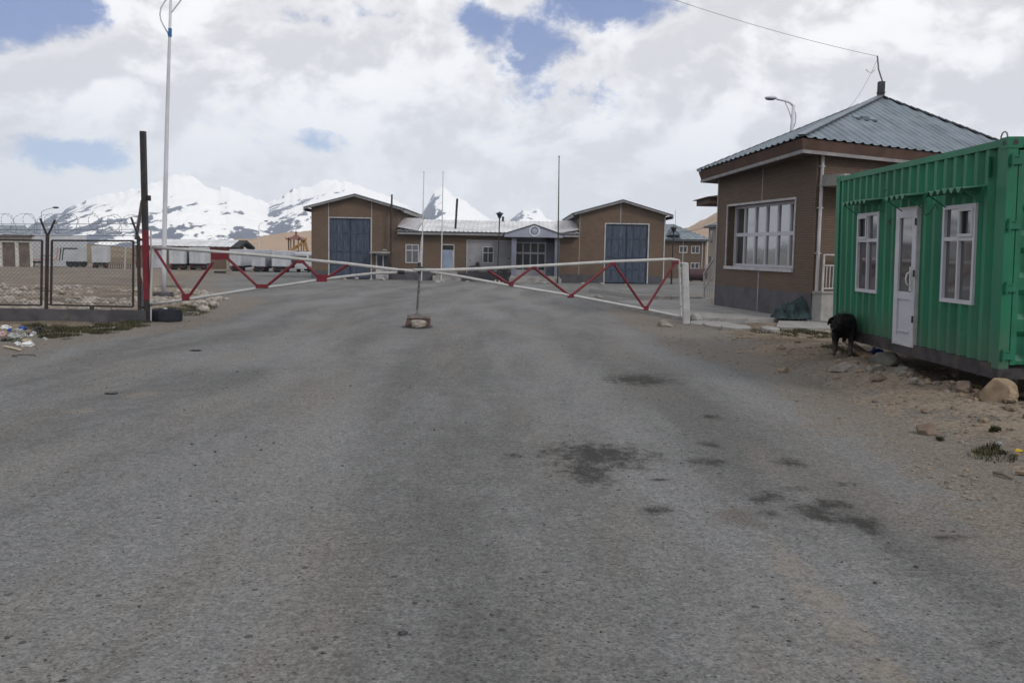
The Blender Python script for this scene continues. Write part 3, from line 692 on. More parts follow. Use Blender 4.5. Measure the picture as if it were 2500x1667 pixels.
for a0, a1, z_ in ((3.3, 4.34, 2.09), (1.98, 2.7, 2.08), (.46, 1.42, 2.07)):
    b = MB(); K = int((a1 - a0) / .02); rows = []
    for n_, zz in ((-.01, z_ + .02), (.24, z_ - .005)):
        for th in (0, .004):
            rows.append([lf(a0 + (a1 - a0) * i / K, zz + .03 * math.sin((a1 - a0) * i / K * 2 * math.pi / .17 + .4) + th + .012 * math.sin(3 * i / K), n_) for i in range(K + 1)])
    vs_ = [p for rw in rows for p in rw]; W = K + 1; fs_ = []
    for a_, c_ in ((0, 2), (1, 3), (2, 3)):
        fs_ += [(a_ * W + i, a_ * W + i + 1, c_ * W + i + 1, c_ * W + i) for i in range(K)]
    b.add(vs_, fs_)
    aw = b.build('awning', M['awning'], con, False)
    for uu in (a0 + .03, a1 - .03): q = MB(); q.bar(lf(uu, z_ - .16, .0), lf(uu, z_ - .02, .2), .012, .012); q.build('bracket', M['green_dark'], aw, False)
b = MB(); b.tube([lf(.22, 2.575, -.04), lf(.22, 2.61, -.03), lf(.19, 2.65, -.03), lf(.145, 2.66, -.03), lf(.1, 2.64, -.03), lf(.085, 2.6, -.03), lf(.1, 2.57, -.03)], .008, 6); b.build('lifting_ring', M['wire'], con, False)
b = MB(); b.tube([lf(1.98, 2.02, .01), lf(1.95, 1.92, .03), lf(1.86, 1.83, .035), lf(1.74, 1.86, .03), lf(1.62, 1.97, .02), lf(1.55, 1.9, .02)], .006, 6); b.build('loose_cable', M['black_metal'], con, False); b = MB(); b.tube([lf(2.98, 1.84, .01), lf(3.02, 1.78, .045), lf(2.97, 1.75, .05), lf(2.93, 1.8, .04)], .007, 6); b.build('cable_hook', M['black_metal'], con, False); b = MB(); b.tube([lf(3.2, 2.25, .01), lf(3.22, 2.2, .05), lf(3.18, 2.17, .05)], .007, 6); b.build('cable_hook', M['black_metal'], con, False)
b = MB(); b.fbox(lf, .36, .42, 2.2, 2.42, -.004, .02); b.build('vent_cover', M['green'], con, False)
for (a, c, e, x_, lb) in ((4.6, 4.98, .035, .12, 'longest grey scrap board lying on the far end of the green container roof'), (4.36, 4.52, .05, .16, 'short thick scrap board lying on the green container roof beside the longest board')):
    b = MB(); b.hexa([(x_, a, 0), (x_ + .3, a + .05, 0), (x_ + .28, c, 0), (x_ - .02, c - .03, 0), (x_, a, e), (x_ + .3, a + .05, e), (x_ + .28, c, e), (x_ - .02, c - .03, e)])
    o = b.build('scrap_board', M['wood_grey'], loc=(0, 0, 0)); tag(o, lb, 'board', 'scrap boards on the container roof')
    bpy.context.view_layer.update(); o.matrix_world = con.matrix_world @ Matrix.Translation((0, 0, 2.578))
# ------------------------------------------------------------------ brown guard house with the pyramid roof
HA, HB = G(1743, 743, .1), G(1977, 779, .1); Z0 = .05
hu = (HA - HB); HL = hu.length; hu.normalize()
hc = V((.85087, .52538, 0)); HR = 8.7
house = thing('guard_house', 'brown tiled guard house with pyramid metal roof and large window', 'building', (HB.x, HB.y, 0)); house['_world'] = True
lw = frame(V((HB.x, HB.y, 0)), hu, (-hu.y, hu.x, 0))          # window side
rw = frame(V((HB.x, HB.y, 0)), hc, (hc.y, -hc.x, 0))          # canopy side
HT = 4.16
hol = [(1.03, 5.24, 1.31, 3.07)]
mb = MB(); panel_wall(lw, 0, HL, .72, HT, hol, .30, mb)
mb.quad(rw(0, .72), rw(HR, .72), rw(HR, HT), rw(0, HT))
HD = HA + hc * HR; HCc = HB + hc * HR
for a, b_ in ((HA, HD), (HCc, HD)): mb.quad(V((a.x, a.y, 0)), V((b_.x, b_.y, 0)), V((b_.x, b_.y, HT)), V((a.x, a.y, HT)))
mb.build('wall', M['tile'], house)
mb = MB(); mb.quad(lw(0, Z0 - .2, .012), lw(HL, Z0 - .2, .012), lw(HL, .72, .012), lw(0, .72, .012)); mb.quad(rw(0, Z0 - .2, .012), rw(HR, Z0 - .2, .012), rw(HR, .72, .012), rw(0, .72, .012)); mb.quad(lw(0, .72, .012), lw(HL, .72, .012), lw(HL, .72, 0), lw(0, .72, 0)); mb.quad(rw(0, .72, .012), rw(HR, .72, .012), rw(HR, .72, 0), rw(0, .72, 0)); mb.quad(lw(0, .0, .012), lw(0, .72, .012), rw(0, .72, .012), rw(0, 0, .012))
mb.build('plinth', M['plinth'], house)
# large window: twelve panes behind a pale frame set back in the opening
f = MB(); a0, a1, c0, c1 = 1.03, 5.24, 1.31, 3.07; vm = c0 + .92; t = .075
f.fbox(lw, a0, a1, c0, c0 + t, -.3, -.22); f.fbox(lw, a0, a1, c1 - t, c1, -.3, -.22); f.fbox(lw, a0, a0 + t, c0 + t, c1 - t, -.3, -.22); f.fbox(lw, a1 - t, a1, c0 + t, c1 - t, -.3, -.22); f.fbox(lw, a0 + t, a1 - t, vm - .05, vm + .05, -.3, -.225)
for i in range(1, 6):
    uu = a0 + (a1 - a0) * i / 6; f.fbox(lw, uu - .035, uu + .035, c0 + t, vm - .05, -.3, -.225); f.fbox(lw, uu - .035, uu + .035, vm + .05, c1 - t, -.3, -.225)
w_ = f.build('window', M['upvc'], house)
g = MB(); g.quad(lw(a0, c0, -.27), lw(a1, c0, -.27), lw(a1, c1, -.27), lw(a0, c1, -.27)); g.build('pane', M['pane_big'], w_)
s_ = MB(); s_.fbox(lw, a0 - .05, a1 + .05, c0 - .09, c0, -.3, .06); s_.build('sill', M['trim'], w_)
s_ = MB(); s_.fbox(lw, a0 - .06, a1 + .06, c1, c1 + .06, -.02, .02); s_.fbox(lw, a0 - .06, a0, c0, c1, -.02, .02); s_.fbox(lw, a1, a1 + .06, c0, c1, -.02, .02); s_.build('trim', M['trim'], w_)
for q in ((2.95, 2.975, .05, 1.21, .0, .016), (2.96, 2.985, 3.14, HT, -.01, .006), (HL - .04, HL, .0, HT, .0, .018)): b = MB(); b.fbox(lw, *q); b.build('expansion_strip', M['trim'], house)
b = MB(); b.tube([rw(.1, .35, .07), rw(.1, HT - .05, .07)], .042, 10)
for zz in (.6, 1.7, 2.8, 3.8): b.fbox(rw, .045, .155, zz, zz + .03, .01, .115)
b.build('drainpipe', M['trim'], house)
b = MB(); b.fbox(lw, .0, HL, Z0 - .03, Z0 + .03, .014, .05); b.build('base_ledge', M['trim'], house)
# roof
ZE = 4.4
e = [G(1955, 334, ZE), G(1700, 419, ZE - .2), None, G(2595, 408, ZE)]; e[2] = e[1] + e[3] - e[0]
apex = V((11.55, 29.56, 6.66)); ap = (e[0] + e[2]) / 2; apex = V((ap.x, ap.y, 6.64))
d_ = survey(2150, 238); t_ = ap.y / d_.y; apex = V((d_.x * t_, ap.y, EYE + d_.z * t_))
mb = MB()
for i in range(4): ribbed(e[i], e[(i + 1) % 4], apex, apex, mb, .34, .038, 6, True)
mb.build('roof', M['roof'], house)
mb = MB(); zf0, zf1 = -.05, -.27
for i in range(4):
    a, b_ = e[i], e[(i + 1) % 4]; c_ = (e[0] + e[2]) / 2
    ia, ib = a + (c_ - a) * .012, b_ + (c_ - b_) * .012; ja, jb = a + (c_ - a) * .03, b_ + (c_ - b_) * .03
    mb.quad(ia + V((0, 0, zf0 + .03)), ib + V((0, 0, zf0 + .03)), ja + V((0, 0, zf1)), ja + V((0, 0, zf1))) if 0 else mb.quad(ia + V((0, 0, -.012)), ib + V((0, 0, -.012)), jb + V((0, 0, zf1)), ja + V((0, 0, zf1)))
mb.build('fascia', M['soffit'], house)
mb = MB()
for i in range(4):
    a, b_ = e[i], e[(i + 1) % 4]; c_ = (e[0] + e[2]) / 2
    ja, jb = a + (c_ - a) * .026, b_ + (c_ - b_) * .026; ka, kb = a + (c_ - a) * .04, b_ + (c_ - b_) * .04
    mb.hexa([ja + V((0, 0, zf1 - .075)), jb + V((0, 0, zf1 - .075)), kb + V((0, 0, zf1 - .075)), ka + V((0, 0, zf1 - .075)), ja + V((0, 0, zf1 + .005)), jb + V((0, 0, zf1 + .005)), kb + V((0, 0, zf1 + .005)), ka + V((0, 0, zf1 + .005))])
mb.build('eave_board', M['fascia_white'], house)
mb = MB(); mb.quad(*[p + ((e[0] + e[2]) / 2 - p) * .035 + V((0, 0, zf1 - .04)) for p in e]); mb.build('soffit', M['soffit'], house)
for i in range(4):
    n_ = (apex - e[i]); q = MB(); K = 26
    for k in range(K):
        p0, p1 = e[i] + n_ * (k / K), e[i] + n_ * ((k + .86) / K); o_ = V((0, 0, .05 + .008 * rnd.random()))
        q.bar(p0 + o_, p1 + o_ + V((0, 0, .014)), .2, .014)
    h_ = q.build('hip_cap', M['roof'], house)
    q = MB(); q.bar(e[i] + n_ * .01 + V((0, 0, .035)), e[i] + n_ * .97 + V((0, 0, .035)), .2, .02); q.build('hip_seam', M['roof_edge'], h_)
q = MB(); n0_ = (e[3] - e[0]).normalized()
p0 = lerp(e[0], apex, .42) + n0_ * .55; 
for k in range(3):
    a = p0 + n0_ * (.34 * k); zz = .07 + .05 * (k % 2); q.hexa([a + V((0, 0, .03)), a + n0_ * .3 + V((0, 0, .03)), a + n0_ * .3 + V((.0, .16, .10)), a + V((0, .16, .10)), a + V((0, -.03, zz)), a + n0_ * .3 + V((0, -.03, zz)), a + n0_ * .3 + V((0, .16, .13)), a + V((0, .16, .13))])
q.build('lifted_sheet', M['roof'], house)
q = MB(); q.box((apex.x - .085, apex.y - .085, apex.z - .15), (apex.x + .085, apex.y + .085, apex.z + .46)); q.box((apex.x - .1, apex.y - .1, apex.z + .12), (apex.x + .1, apex.y + .1, apex.z + .15)); q.build('chimney', M['concrete_dark'], house)
b = MB(); b.fbox(rw, .08, 3.2, 3.36, 3.6, .02, .75); b.fbox(rw, .06, 3.22, 3.33, 3.36, .015, .78); b.build('canopy', M['concrete'], house)
b = MB(); b.fbox(rw, .03, 3.4, -.1, .74, .016, .3); b.fbox(rw, .01, 3.44, .74, .79, .016, .33); b.build('landing', M['concrete'], house)
b = MB(); rp = lambda u, v: rw(u - .08, v, .24)
b.tube([rp(.2, .79), rp(.2, 1.68), rp(.85, 1.68), rp(1.9, 1.1)], .028, 8); b.tube([rp(.2, 1.42), rp(.85, 1.42), rp(1.9, .84)], .018, 6); b.tube([rp(.2, .86), rp(.8, .86), rp(1.9, .3)], .018, 6)
for i in range(1, 6): b.tube([rp(.2 + .12 * i, .86), rp(.2 + .12 * i, 1.42)], .012, 6)
b.build('stair_railing', M['white_worn'], house)
# back porch roof seen past the far corner, and the ramp railing below it
pz = P(1742, 490, 31.5)
b = MB(); b.box((pz.x - .18, 31.2, pz.z - .1), (pz.x + 1.2, 33.5, pz.z + .09)); b.hexa([(pz.x - .3, 31.1, pz.z + .09), (pz.x + 1.2, 31.1, pz.z + .09), (pz.x + 1.2, 33.6, pz.z + .09), (pz.x - .3, 33.6, pz.z + .09), (pz.x - .3, 31.1, pz.z + .11), (pz.x + 1.2, 31.1, pz.z + .32), (pz.x + 1.2, 33.6, pz.z + .32), (pz.x - .3, 33.6, pz.z + .11)]); b.build('porch_roof', M['soffit'], house)
q = MB(); q.tube([(apex.x + .03, apex.y, apex.z + .46), P(2145, 170, apex.y), P(2142, 137, apex.y)], .022, 6); mast = q.build('antenna_mast', M['wire'], loc=(apex.x + .03, apex.y, apex.z + .46)); tag(mast, 'thin antenna mast standing on the chimney of the guard house', 'antenna')
top_m = P(2142, 138, apex.y)
def sag(a, b_, s, n=24): return [lerp(V(a), V(b_), i / n) - V((0, 0, s * 4 * (i / n) * (1 - i / n))) for i in range(n + 1)]
q = MB(); q.tube(sag(P(1560, -30, 27), top_m, .12), .006, 4); tag(q.build('aerial_cable', M['wire'], loc=tuple(top_m)), 'long thin aerial cable running up from the antenna mast', 'cable')
gy = P(2068, 268, 27.0)
q = MB(); q.tube(sag(gy, top_m - V((0, 0, .1)), .16), .006, 4); tag(q.build('guy_wire', M['wire'], loc=tuple(gy)), 'thin guy wire slanting from the antenna mast to the roof', 'wire')
rg = P(2128, 172, 29.1)
q = MB(); q.add([rg + V(p) for p in ((-.17, 0, .04), (-.1, .02, -.02), (0, .03, -.05), (.08, 0, .02), (.15, .02, .16), (.1, 0, 0), (.02, -.02, -.09), (-.08, 0, -.06), (-.17, .01, 0))], [(0, 1, 7, 8), (1, 2, 6, 7), (2, 3, 5, 6), (3, 4, 5)])
rgo = q.build('rag', M['bag_white'], loc=tuple(rg)); tag(rgo, 'white rag caught on the guy wire above the roof', 'rag'); md = rgo.modifiers.new('t', 'SOLIDIFY'); md.thickness = .012
# ramp railing, grey bars
r0, r1 = GT(1719, 738), GT(1745, 742)
t0, t1 = P(1719, 668, r0.y), P(1745, 628, r1.y)
rr = thing('ramp_railing', 'grey metal ramp railing with upright bars against the far corner of guard house', 'railing', tuple(r0)); rr['_world'] = True
b = MB(); b.bar(t0, t1, .05, .05); b.bar(lerp(r0, t0, .12), lerp(r1, t1, .12), .03, .03); b.bar(lerp(r0, t0, .5), lerp(r1, t1, .62), .03, .03); b.build('rail', M['white_worn'], rr)
b = MB()
for i in range(1, 6): b.bar(lerp(r0, r1, i / 6), lerp(t0, t1, i / 6), .016, .016)
b.build('upright_bars', M['white_worn'], rr)
for a, c_ in ((r0, t0), (r1, t1)): b = MB(); b.bar(a, c_ + V((0, 0, .05)), .06, .06); b.build('post', M['white_worn'], rr)

# raised pavement in front of it, kerb and broken slabs
def slab_poly(name, pts, top, base, m, kind=None):
    ring = [V((p.x, p.y, base)) for p in pts]; b = MB(); b.prism(ring, (0, 0, top - base)); o = b.build(name, m, loc=tuple(ring[0])); 
    if kind: o['kind'] = kind
    return o
pv = [G(1692, 776, .1), G(1885, 777, .1), G(1930, 774, .1), V((HB.x + .6, HB.y - .9, 0)), V((HB.x, HB.y, 0)), V((HA.x, HA.y, 0)), G(1722, 728, .1), G(1511, 733, .1), G(1650, 764, .1)]
slab_poly('pavement', pv, .085, -.4, M['slab'], 'structure')
kb = [G(1511, 733, .13), G(1650, 764, .13), G(1692, 773, .13), G(1760, 774.5, .13), G(1874, 777, .13)]
for i, (a, c_) in enumerate(zip(kb, kb[1:])):
    n = max(1, int((c_ - a).length / .85))
    for j in range(n):
        p, q_ = lerp(a, c_, j / n), lerp(a, c_, (j + .985) / n); tv = (q_ - p).normalized(); sd = V((tv.y, -tv.x, 0)) * .1
        dz = rnd.uniform(-.012, .008)
        b = MB(); b.hexa([V((x.x, x.y, -.6)) for x in (p + sd, q_ + sd, q_ - sd * .2, p - sd * .2)] + [V((x.x, x.y, .11 + dz)) for x in (p + sd, q_ + sd, q_ - sd * .2, p - sd * .2)])
        o = b.build('kerb', M['concrete'], loc=tuple(p)); o['kind'] = 'structure'
k2 = [GT(1440, 712), GT(1564, 731), GT(1717, 734)]
for a, c_ in zip(k2, k2[1:]):
    n = max(1, int((c_ - a).length / 1.0))
    for j in range(n):
        p, q_ = lerp(a, c_, j / n), lerp(a, c_, (j + .98) / n); b = MB(); zz = slope(p.y)
        b.hexa([V((x, y_, zz - .3)) for x, y_ in ((p.x, p.y), (q_.x, q_.y), (q_.x, q_.y + .2), (p.x, p.y + .2))] + [V((x, y_, zz + .17)) for x, y_ in ((p.x, p.y), (q_.x, q_.y), (q_.x, q_.y + .2), (p.x, p.y + .2))])
        o = b.build('kerb', M['concrete'], loc=tuple(p)); o['kind'] = 'structure'
ap_ = [G(1895, 803), G(1960, 806), G(2036, 806), G(2040, 787), G(1901, 787)]
slab_poly('pavement', ap_, .05, -.3, M['slab'], 'structure')
slp = [((1730, 800), (1793, 791), .9, 'largest broken concrete slab tilted in front of the raised pavement'), ((1694, 796), (1735, 787), .6, 'broken concrete slab nearest the white gate post'), ((1768, 808), (1822, 798), .7, 'flat broken slab lying in front of the largest tilted slab'), ((1868, 812), (1896, 806), .4, 'small pale broken slab beside the grass below the pavement')]
for i, ((ax, ay), (bx, by), w, lb) in enumerate(slp):
    a, c_ = G(ax, ay, .02), G(bx, by, .02); cx_, cy_ = (a + c_) / 2, None; ctr = (a + c_) / 2; ww = abs(c_.x - a.x) / 2
    ring = [ctr + V((ww * math.cos(t) * rnd.uniform(.8, 1.1), w * .55 * math.sin(t) * rnd.uniform(.75, 1.1), 0)) for t in [k * math.pi * 2 / 7 for k in range(7)]]
    ring = [p + V((0, 0, .03 + .12 * (p.y - ctr.y) * (1 if i % 2 else .6))) for p in ring]
    b = MB(); b.prism([p - V((0, 0, .09)) for p in ring], (0, 0, .09 + .015 * i)); o = b.build('broken_slab', M['slab'], loc=tuple(ctr)); tag(o, lb, 'slab', 'broken slabs by the pavement')
# ------------------------------------------------------------------ road barrier
YL = lambda px: 19.55 - (px - 373) / 644 * .2
YR = lambda px: 19.35 + (px - 1015) / 645 * 2.3
def pl(pts, Yf): return [P(x, y, Yf(x)) for x, y in pts]
def boom(label, Yf, top, bot, end, braces, gus, org):
    t = thing('barrier_boom', label, 'barrier', tuple(org), 0, 'booms of the road barrier')
    b = MB(); b.tube(pl(top, Yf), .036, 10); b.build('top_rail', M['white_paint'], t, smooth=True)
    b = MB(); b.tube(pl(bot, Yf), .032, 10); b.build('bottom_rail', M['white_paint'], t, smooth=True)
    b = MB(); b.tube(pl(end, Yf), .026, 8); b.build('end_upright', M['white_paint'], t)
    for q in braces:
        b = MB(); p = pl(q, Yf); b.tube(p, .03, 8); b.build('brace', M['red'], t)
    for x0, y0, x1, y1 in gus:
        ym = Yf((x0 + x1) / 2); a, c_, d_, e_ = P(x0, y0, ym), P(x1, y0, ym), P(x1, y1, ym), P(x0, y1, ym)
        b = MB(); b.prism([p + V((0, -.045, 0)) for p in (a, c_, d_, e_)], (0, .03, 0)); b.build('gusset_plate', M['red'], t)
    return t
bl = boom('white barrier boom with red zigzag braces hung from the black and red post', YL,
     [(373, 604), (510, 613.5), (620, 622), (700, 629.5), (847, 644), (979, 660), (1017, 661.5)], [(366, 744), (452, 731.5), (620, 705.5), (700, 695.8), (800, 680.5), (860, 673), (923, 666.7), (981, 664.5)],
     [(373, 604), (366, 744)], [[(379, 610), (450, 720)], [(463, 721), (520, 640)], [(557, 632), (630, 700)], [(655, 695), (724, 639)], [(741, 641), (782, 680)], [(796, 680), (850, 646)]],
     [(446, 717, 464, 733), (517, 618, 559, 634), (626, 694, 656, 703), (720, 635.5, 744, 643), (774, 670, 799, 688)], G(373, 745))
br = boom('white barrier boom with red zigzag braces hung from the stout white concrete post', YR,
     [(1010, 659), (1080, 659.5), (1169, 656.5), (1300, 650), (1399, 644.5), (1500, 638.5), (1640, 633), (1658, 637)], [(1051, 663), (1130, 676), (1237, 696), (1400, 722), (1575, 755), (1657, 772)],
     [(1658, 637), (1663, 773)], [[(1191, 660), (1240, 692)], [(1247, 692), (1298, 654)], [(1304, 654), (1387, 719)], [(1398, 719), (1490, 646)], [(1500, 646), (1573, 752)], [(1579, 751), (1650, 638)]],
     [(1237, 688, 1254, 698), (1293, 651, 1310, 656), (1385, 717, 1401, 727), (1486, 641, 1504, 648), (1567, 747, 1583, 757), (1642, 636, 1656, 645)], G(1660, 775))
b = MB(); p = P(930, 667, YL(930)); b.tube([P(972, 663.5, 19.36), P(988, 664.5, 19.35)], .05, 8); b.build('pipe_clamp', M['black_metal'], bl)
b = MB(); 
for yy in (648, 668, 690, 715, 748): q0 = P(1660, yy, YR(1660)); b.box((q0.x, q0.y - .015, q0.z - .018), (q0.x + .05, q0.y + .015, q0.z + .018))
b.build('hinge_strap', M['wire_rust'], br)
# white concrete hinge post
gp = G(1677, 789); tp = P(1673, 641, gp.y); w = .082
post = thing('gate_post', 'stout white painted concrete post at the road edge carrying a barrier boom', 'post', tuple(gp))
b = MB(); b.hexa([gp + V(q) for q in ((-w, -w, -.3), (w, -w, -.3), (w, w, -.3), (-w, w, -.3))] + [tp + V(q) for q in ((-w, -w, 0), (w * .8, -w, -.01), (w * .8, w, 0), (-w, w, 0))]); po = b.build('shaft', M['white_worn'], post)
mo = po.modifiers.new('b', 'BEVEL'); mo.width = .018; mo.segments = 2
b = MB(); b.blob(gp + V((.22, .05, .1)), (.17, .15, .16), 3, .3); b.build('footing', M['concrete'], post)
# red and black hinge post
pb_, pt_ = G(360, 787), None; pt_ = P(349, 321, pb_.y); w = .052
post = thing('gate_post', 'tall black and red steel post standing where the wire fence ends', 'post', tuple(pb_))
segs = [(0, 70 / 466, 'black_metal', 'base'), (70 / 466, 236 / 466, 'red', 'red_band'), (236 / 466, 1, 'black_metal', 'shaft')]
pb2 = pb_ - V((0, 0, .15))
for s0, s1, m_, nm in segs:
    b = MB(); a, c_ = lerp(pb2, pt_, s0), lerp(pb2, pt_, s1)
    b.hexa([a + V(q) for q in ((-w, -w, 0), (w, -w, 0), (w, w, 0), (-w, w, 0))] + [c_ + V(q) for q in ((-w, -w, 0), (w, -w, 0), (w, w, 0), (-w, w, 0))]); b.build(nm, M[m_], post)
q0 = P(363, 484, pb_.y); b = MB(); b.box((q0.x - .02, q0.y - .04, q0.z - .055), (q0.x + .035, q0.y + .04, q0.z + .055)); b.build('latch_box', M['black_metal'], post)
q0 = P(368, 745, pb_.y); b = MB(); b.tube([P(368.5, 560, pb_.y + .05), P(368, 786, pb_.y + .05)], .02, 6); b.build('pivot_rod', M['white_worn'], post)
# stand in the middle
sb = G(1018, 800); st = thing('barrier_stand', 'makeshift middle stand of leaning pole on a red brown block', 'stand', tuple(sb))
ys_ = sb.y + .14
b = MB(); f0, f1 = P(991, 797, ys_ - .1), P(1048, 797, ys_ - .1)
b.hexa([V((f0.x - .02, ys_ - .17, .02)), V((f1.x, ys_ - .17, .02)), V((f1.x, ys_ + .2, .02)), V((f0.x, ys_ + .2, .02)), V((f0.x + .03, ys_ - .14, .2)), V((f1.x - .0, ys_ - .15, .2)), V((f1.x, ys_ + .18, .2)), V((f0.x + .05, ys_ + .18, .2))])
o = b.build('block', M['block'], st)
b = MB(); b.hexa([V((f0.x + .02, ys_ - .165, .2)), V((f1.x + .01, ys_ - .16, .195)), V((f1.x, ys_ + .19, .2)), V((f0.x + .03, ys_ + .19, .2)), V((f0.x + .03, ys_ - .15, .27)), V((f1.x - .02, ys_ - .155, .25)), V((f1.x - .02, ys_ + .17, .26)), V((f0.x + .05, ys_ + .17, .27))]); b.build('cap_slab', mat('block_top', (.15, .135, .128), .95, .25, 8, .1, bump=.5, bscale=25), st)
b = MB(); g0, g1 = P(982, 799, sb.y), P(1052, 799, sb.y); b.box((g0.x, sb.y - .08, .0), (g1.x, sb.y + .45, .016)); b.build('base_plate', M['concrete_dark'], st)
p0, p1, p2 = P(1018, 766, ys_), P(1026, 648, ys_), P(1031, 577, ys_)
b = MB(); b.lathe([(.1, 0), (.1, .015), (.04, .02)], p0 + V((0, 0, -.02)), 12); b.tube([p0, p0 + (p1 - p0) * .06, p1], [.045, .025, .025], 10); b.build('pipe', mat('rusty_pipe', (.1, .095, .095), .6, .4, 14, stain=(.19, .19, .19), sscale=10), st)
b = MB(); b.tube([lerp(p1, p2, -.14), lerp(p1, p2, .1), lerp(p1, p2, .55), p2], [.03, .036, .034, .02], 10); b.build('upper_pole', M['white_worn'], st)
b = MB(); b.tube([p1 + V((-.13, -.02, -.06)), p1 + V((.0, -.05, -.03)), p1 + V((.1, -.02, -.06))], .026, 8); b.tube([p1 + V((-.02, -.02, -.14)), p1 + V((-.015, -.02, .06))], .037, 8); b.build('fork', M['black_metal'], st)
def rock(px, py, pxw, pxh, m, label, seed, flat=.45, depth=.7, amp=.28, group='stones by the container', sub=3, z=None, rot=0, name='rock'):
    p = GT(px, py - pxh * .12) if z is None else G(px, py, z)
    k = p.y / F_PX; sx, szz = pxw * k / 2, pxh * k / (1 + flat)
    b = MB(); c = p + V((0, sx * depth * .5, szz * flat * .9)); b.blob(c, (sx * 1.12, sx * depth * 1.1, szz * 1.1), seed, amp, 1.1, max(sub, 2) + (1 if pxw > 30 else 0), flat, rot, 9)
    bs = p + V((0, sx * depth * .5, 0)); o = b.build(name, M[m], loc=tuple(bs)); tag(o, label, 'rock', group); return o
b = MB(); c = G(1021, 802); b.blob(c + V((0, .03, .09)), (.155, .12, .1), 4, .3, 1.1, 3, .8); tag(b.build('rock', M['rock_white'], loc=tuple(c)), 'pale grey stone wedged in front of the red brown block', 'rock')
rock(1625, 800, 36, 18, 'rock_grey', 'grey stone lying beside the foot of the white gate post', 5, group='stones around the barrier')
# tyre lying by the black and red post
ty = G(393, 787); tyre = thing('tyre', 'old black tyre lying flat at the foot of the black and red post', 'tyre', (ty.x, ty.y + .33, slope(ty.y)))
b = MB(); ring_n = 36; prof = [(.19, .03), (.21, 0), (.28, -.0), (.315, .02), (.325, .07), (.325, .19), (.315, .25), (.28, .275), (.21, .27), (.19, .24), (.27, .2), (.27, .07), (.19, .03)]
vs_ = [];
for r_, h_ in prof:
    for k in range(ring_n):
        a = 2 * math.pi * k / ring_n; rr_ = r_ - (.006 if (r_ > .3 and k % 2) else 0); vs_.append((rr_ * math.cos(a), rr_ * math.sin(a), h_ - .01))
fs_ = [(i * ring_n + k, i * ring_n + (k + 1) % ring_n, (i + 1) * ring_n + (k + 1) % ring_n, (i + 1) * ring_n + k) for i in range(len(prof) - 1) for k in range(ring_n)]
b.add(vs_, fs_); b.build('tread', M['rubber'], tyre, False)
b = MB(); c = P(403, 753.5, ty.y + .33); b.blob(c, (.05, .04, .018), 2, .3); tag(b.build('paper_scrap', M['bag_white'], loc=tuple(c)), 'white scrap lying on top of the black tyre', 'litter')

# ------------------------------------------------------------------ wire fence on its low wall
YF = lambda px: 18.95 + (px + 60) / 420 * .5
def FP(px, py): return P(px, py, YF(px))
wa, wb = FP(-900, 781), FP(356, 788)
lwall = thing('low_wall', 'low dark concrete wall carrying the wire fence', 'wall', (wb.x, wb.y, 0))
ta, tb = FP(-900, 743), FP(356, 758); b = MB(); dv = V((0, .22, 0))
K = 60; pts_t = [lerp(ta, tb, i / K) + V((0, 0, .008 * mn.noise(V((i * .9, 0, 0))))) for i in range(K + 1)]
for i in range(K):
    a, c_ = pts_t[i], pts_t[i + 1]; b.hexa([V((a.x, a.y, -.25)), V((c_.x, c_.y, -.25)), V((c_.x, c_.y, -.25)) + dv, V((a.x, a.y, -.25)) + dv, a, c_, c_ + dv, a + dv])
o = b.build('coping', M['concrete_dark'], lwall)
fence = thing('wire_fence', 'chain link fence of framed panels between forked posts on low wall', 'fence', tuple(FP(110, 755))); dn = V((0, .1, 0))
def fence_panel(c4):
    a, b_, c_, d_ = [FP(*q) + dn for q in c4]     # tl tr br bl
    f = MB(); w = .036
    for p, q in ((a, b_), (b_, c_), (c_, d_), (d_, a)): f.bar(p, q, w, w, (0, 1, 0))
    fr_ = f.build('panel_frame', M['fence_metal'], fence)
    m_ = MB(); Wd = (b_ - a).length; Hh = (a - d_).length; s = .062
    uu, vv = (b_ - a).normalized(), (d_ - a).normalized()
    def seg(x0, y0, x1, y1, off):
        n = max(1, int(abs(x1 - x0) / s * 1)); pts = [a + uu * lerp(x0, x1, i / n) + vv * lerp(y0, y1, i / n) + V((0, off * (1 if i % 2 else -1), 0)) for i in range(n + 1)]
        m_.tube(pts, .003, 3, False)
    k = -Hh
    while k < Wd:
        x0, y0 = (k, 0) if k >= 0 else (0, -k); x1 = min(Wd, k + Hh); y1 = x1 - k
        if x1 > x0 + .01: seg(x0, y0, x1, y1, .003)
        x0, y0 = (k, Hh) if k >= 0 else (0, Hh + k); x1 = min(Wd, k + Hh); y1 = Hh - (x1 - k)
        if x1 > x0 + .01: seg(x0, y0, x1, y1, -.003)
        k += s * 1.414
    m_.build('chain_link', M['wire'], fr_)
fence_panel([(-104, 584), (97, 587), (94.5, 746), (-105, 744)])
for x_ in (-331, -559, -787): fence_panel([(x_, 581), (x_ + 201, 584), (x_ + 200, 744), (x_ - 1, 741)])
fence_panel([(121, 587), (321, 588), (320, 750), (118.5, 745)])
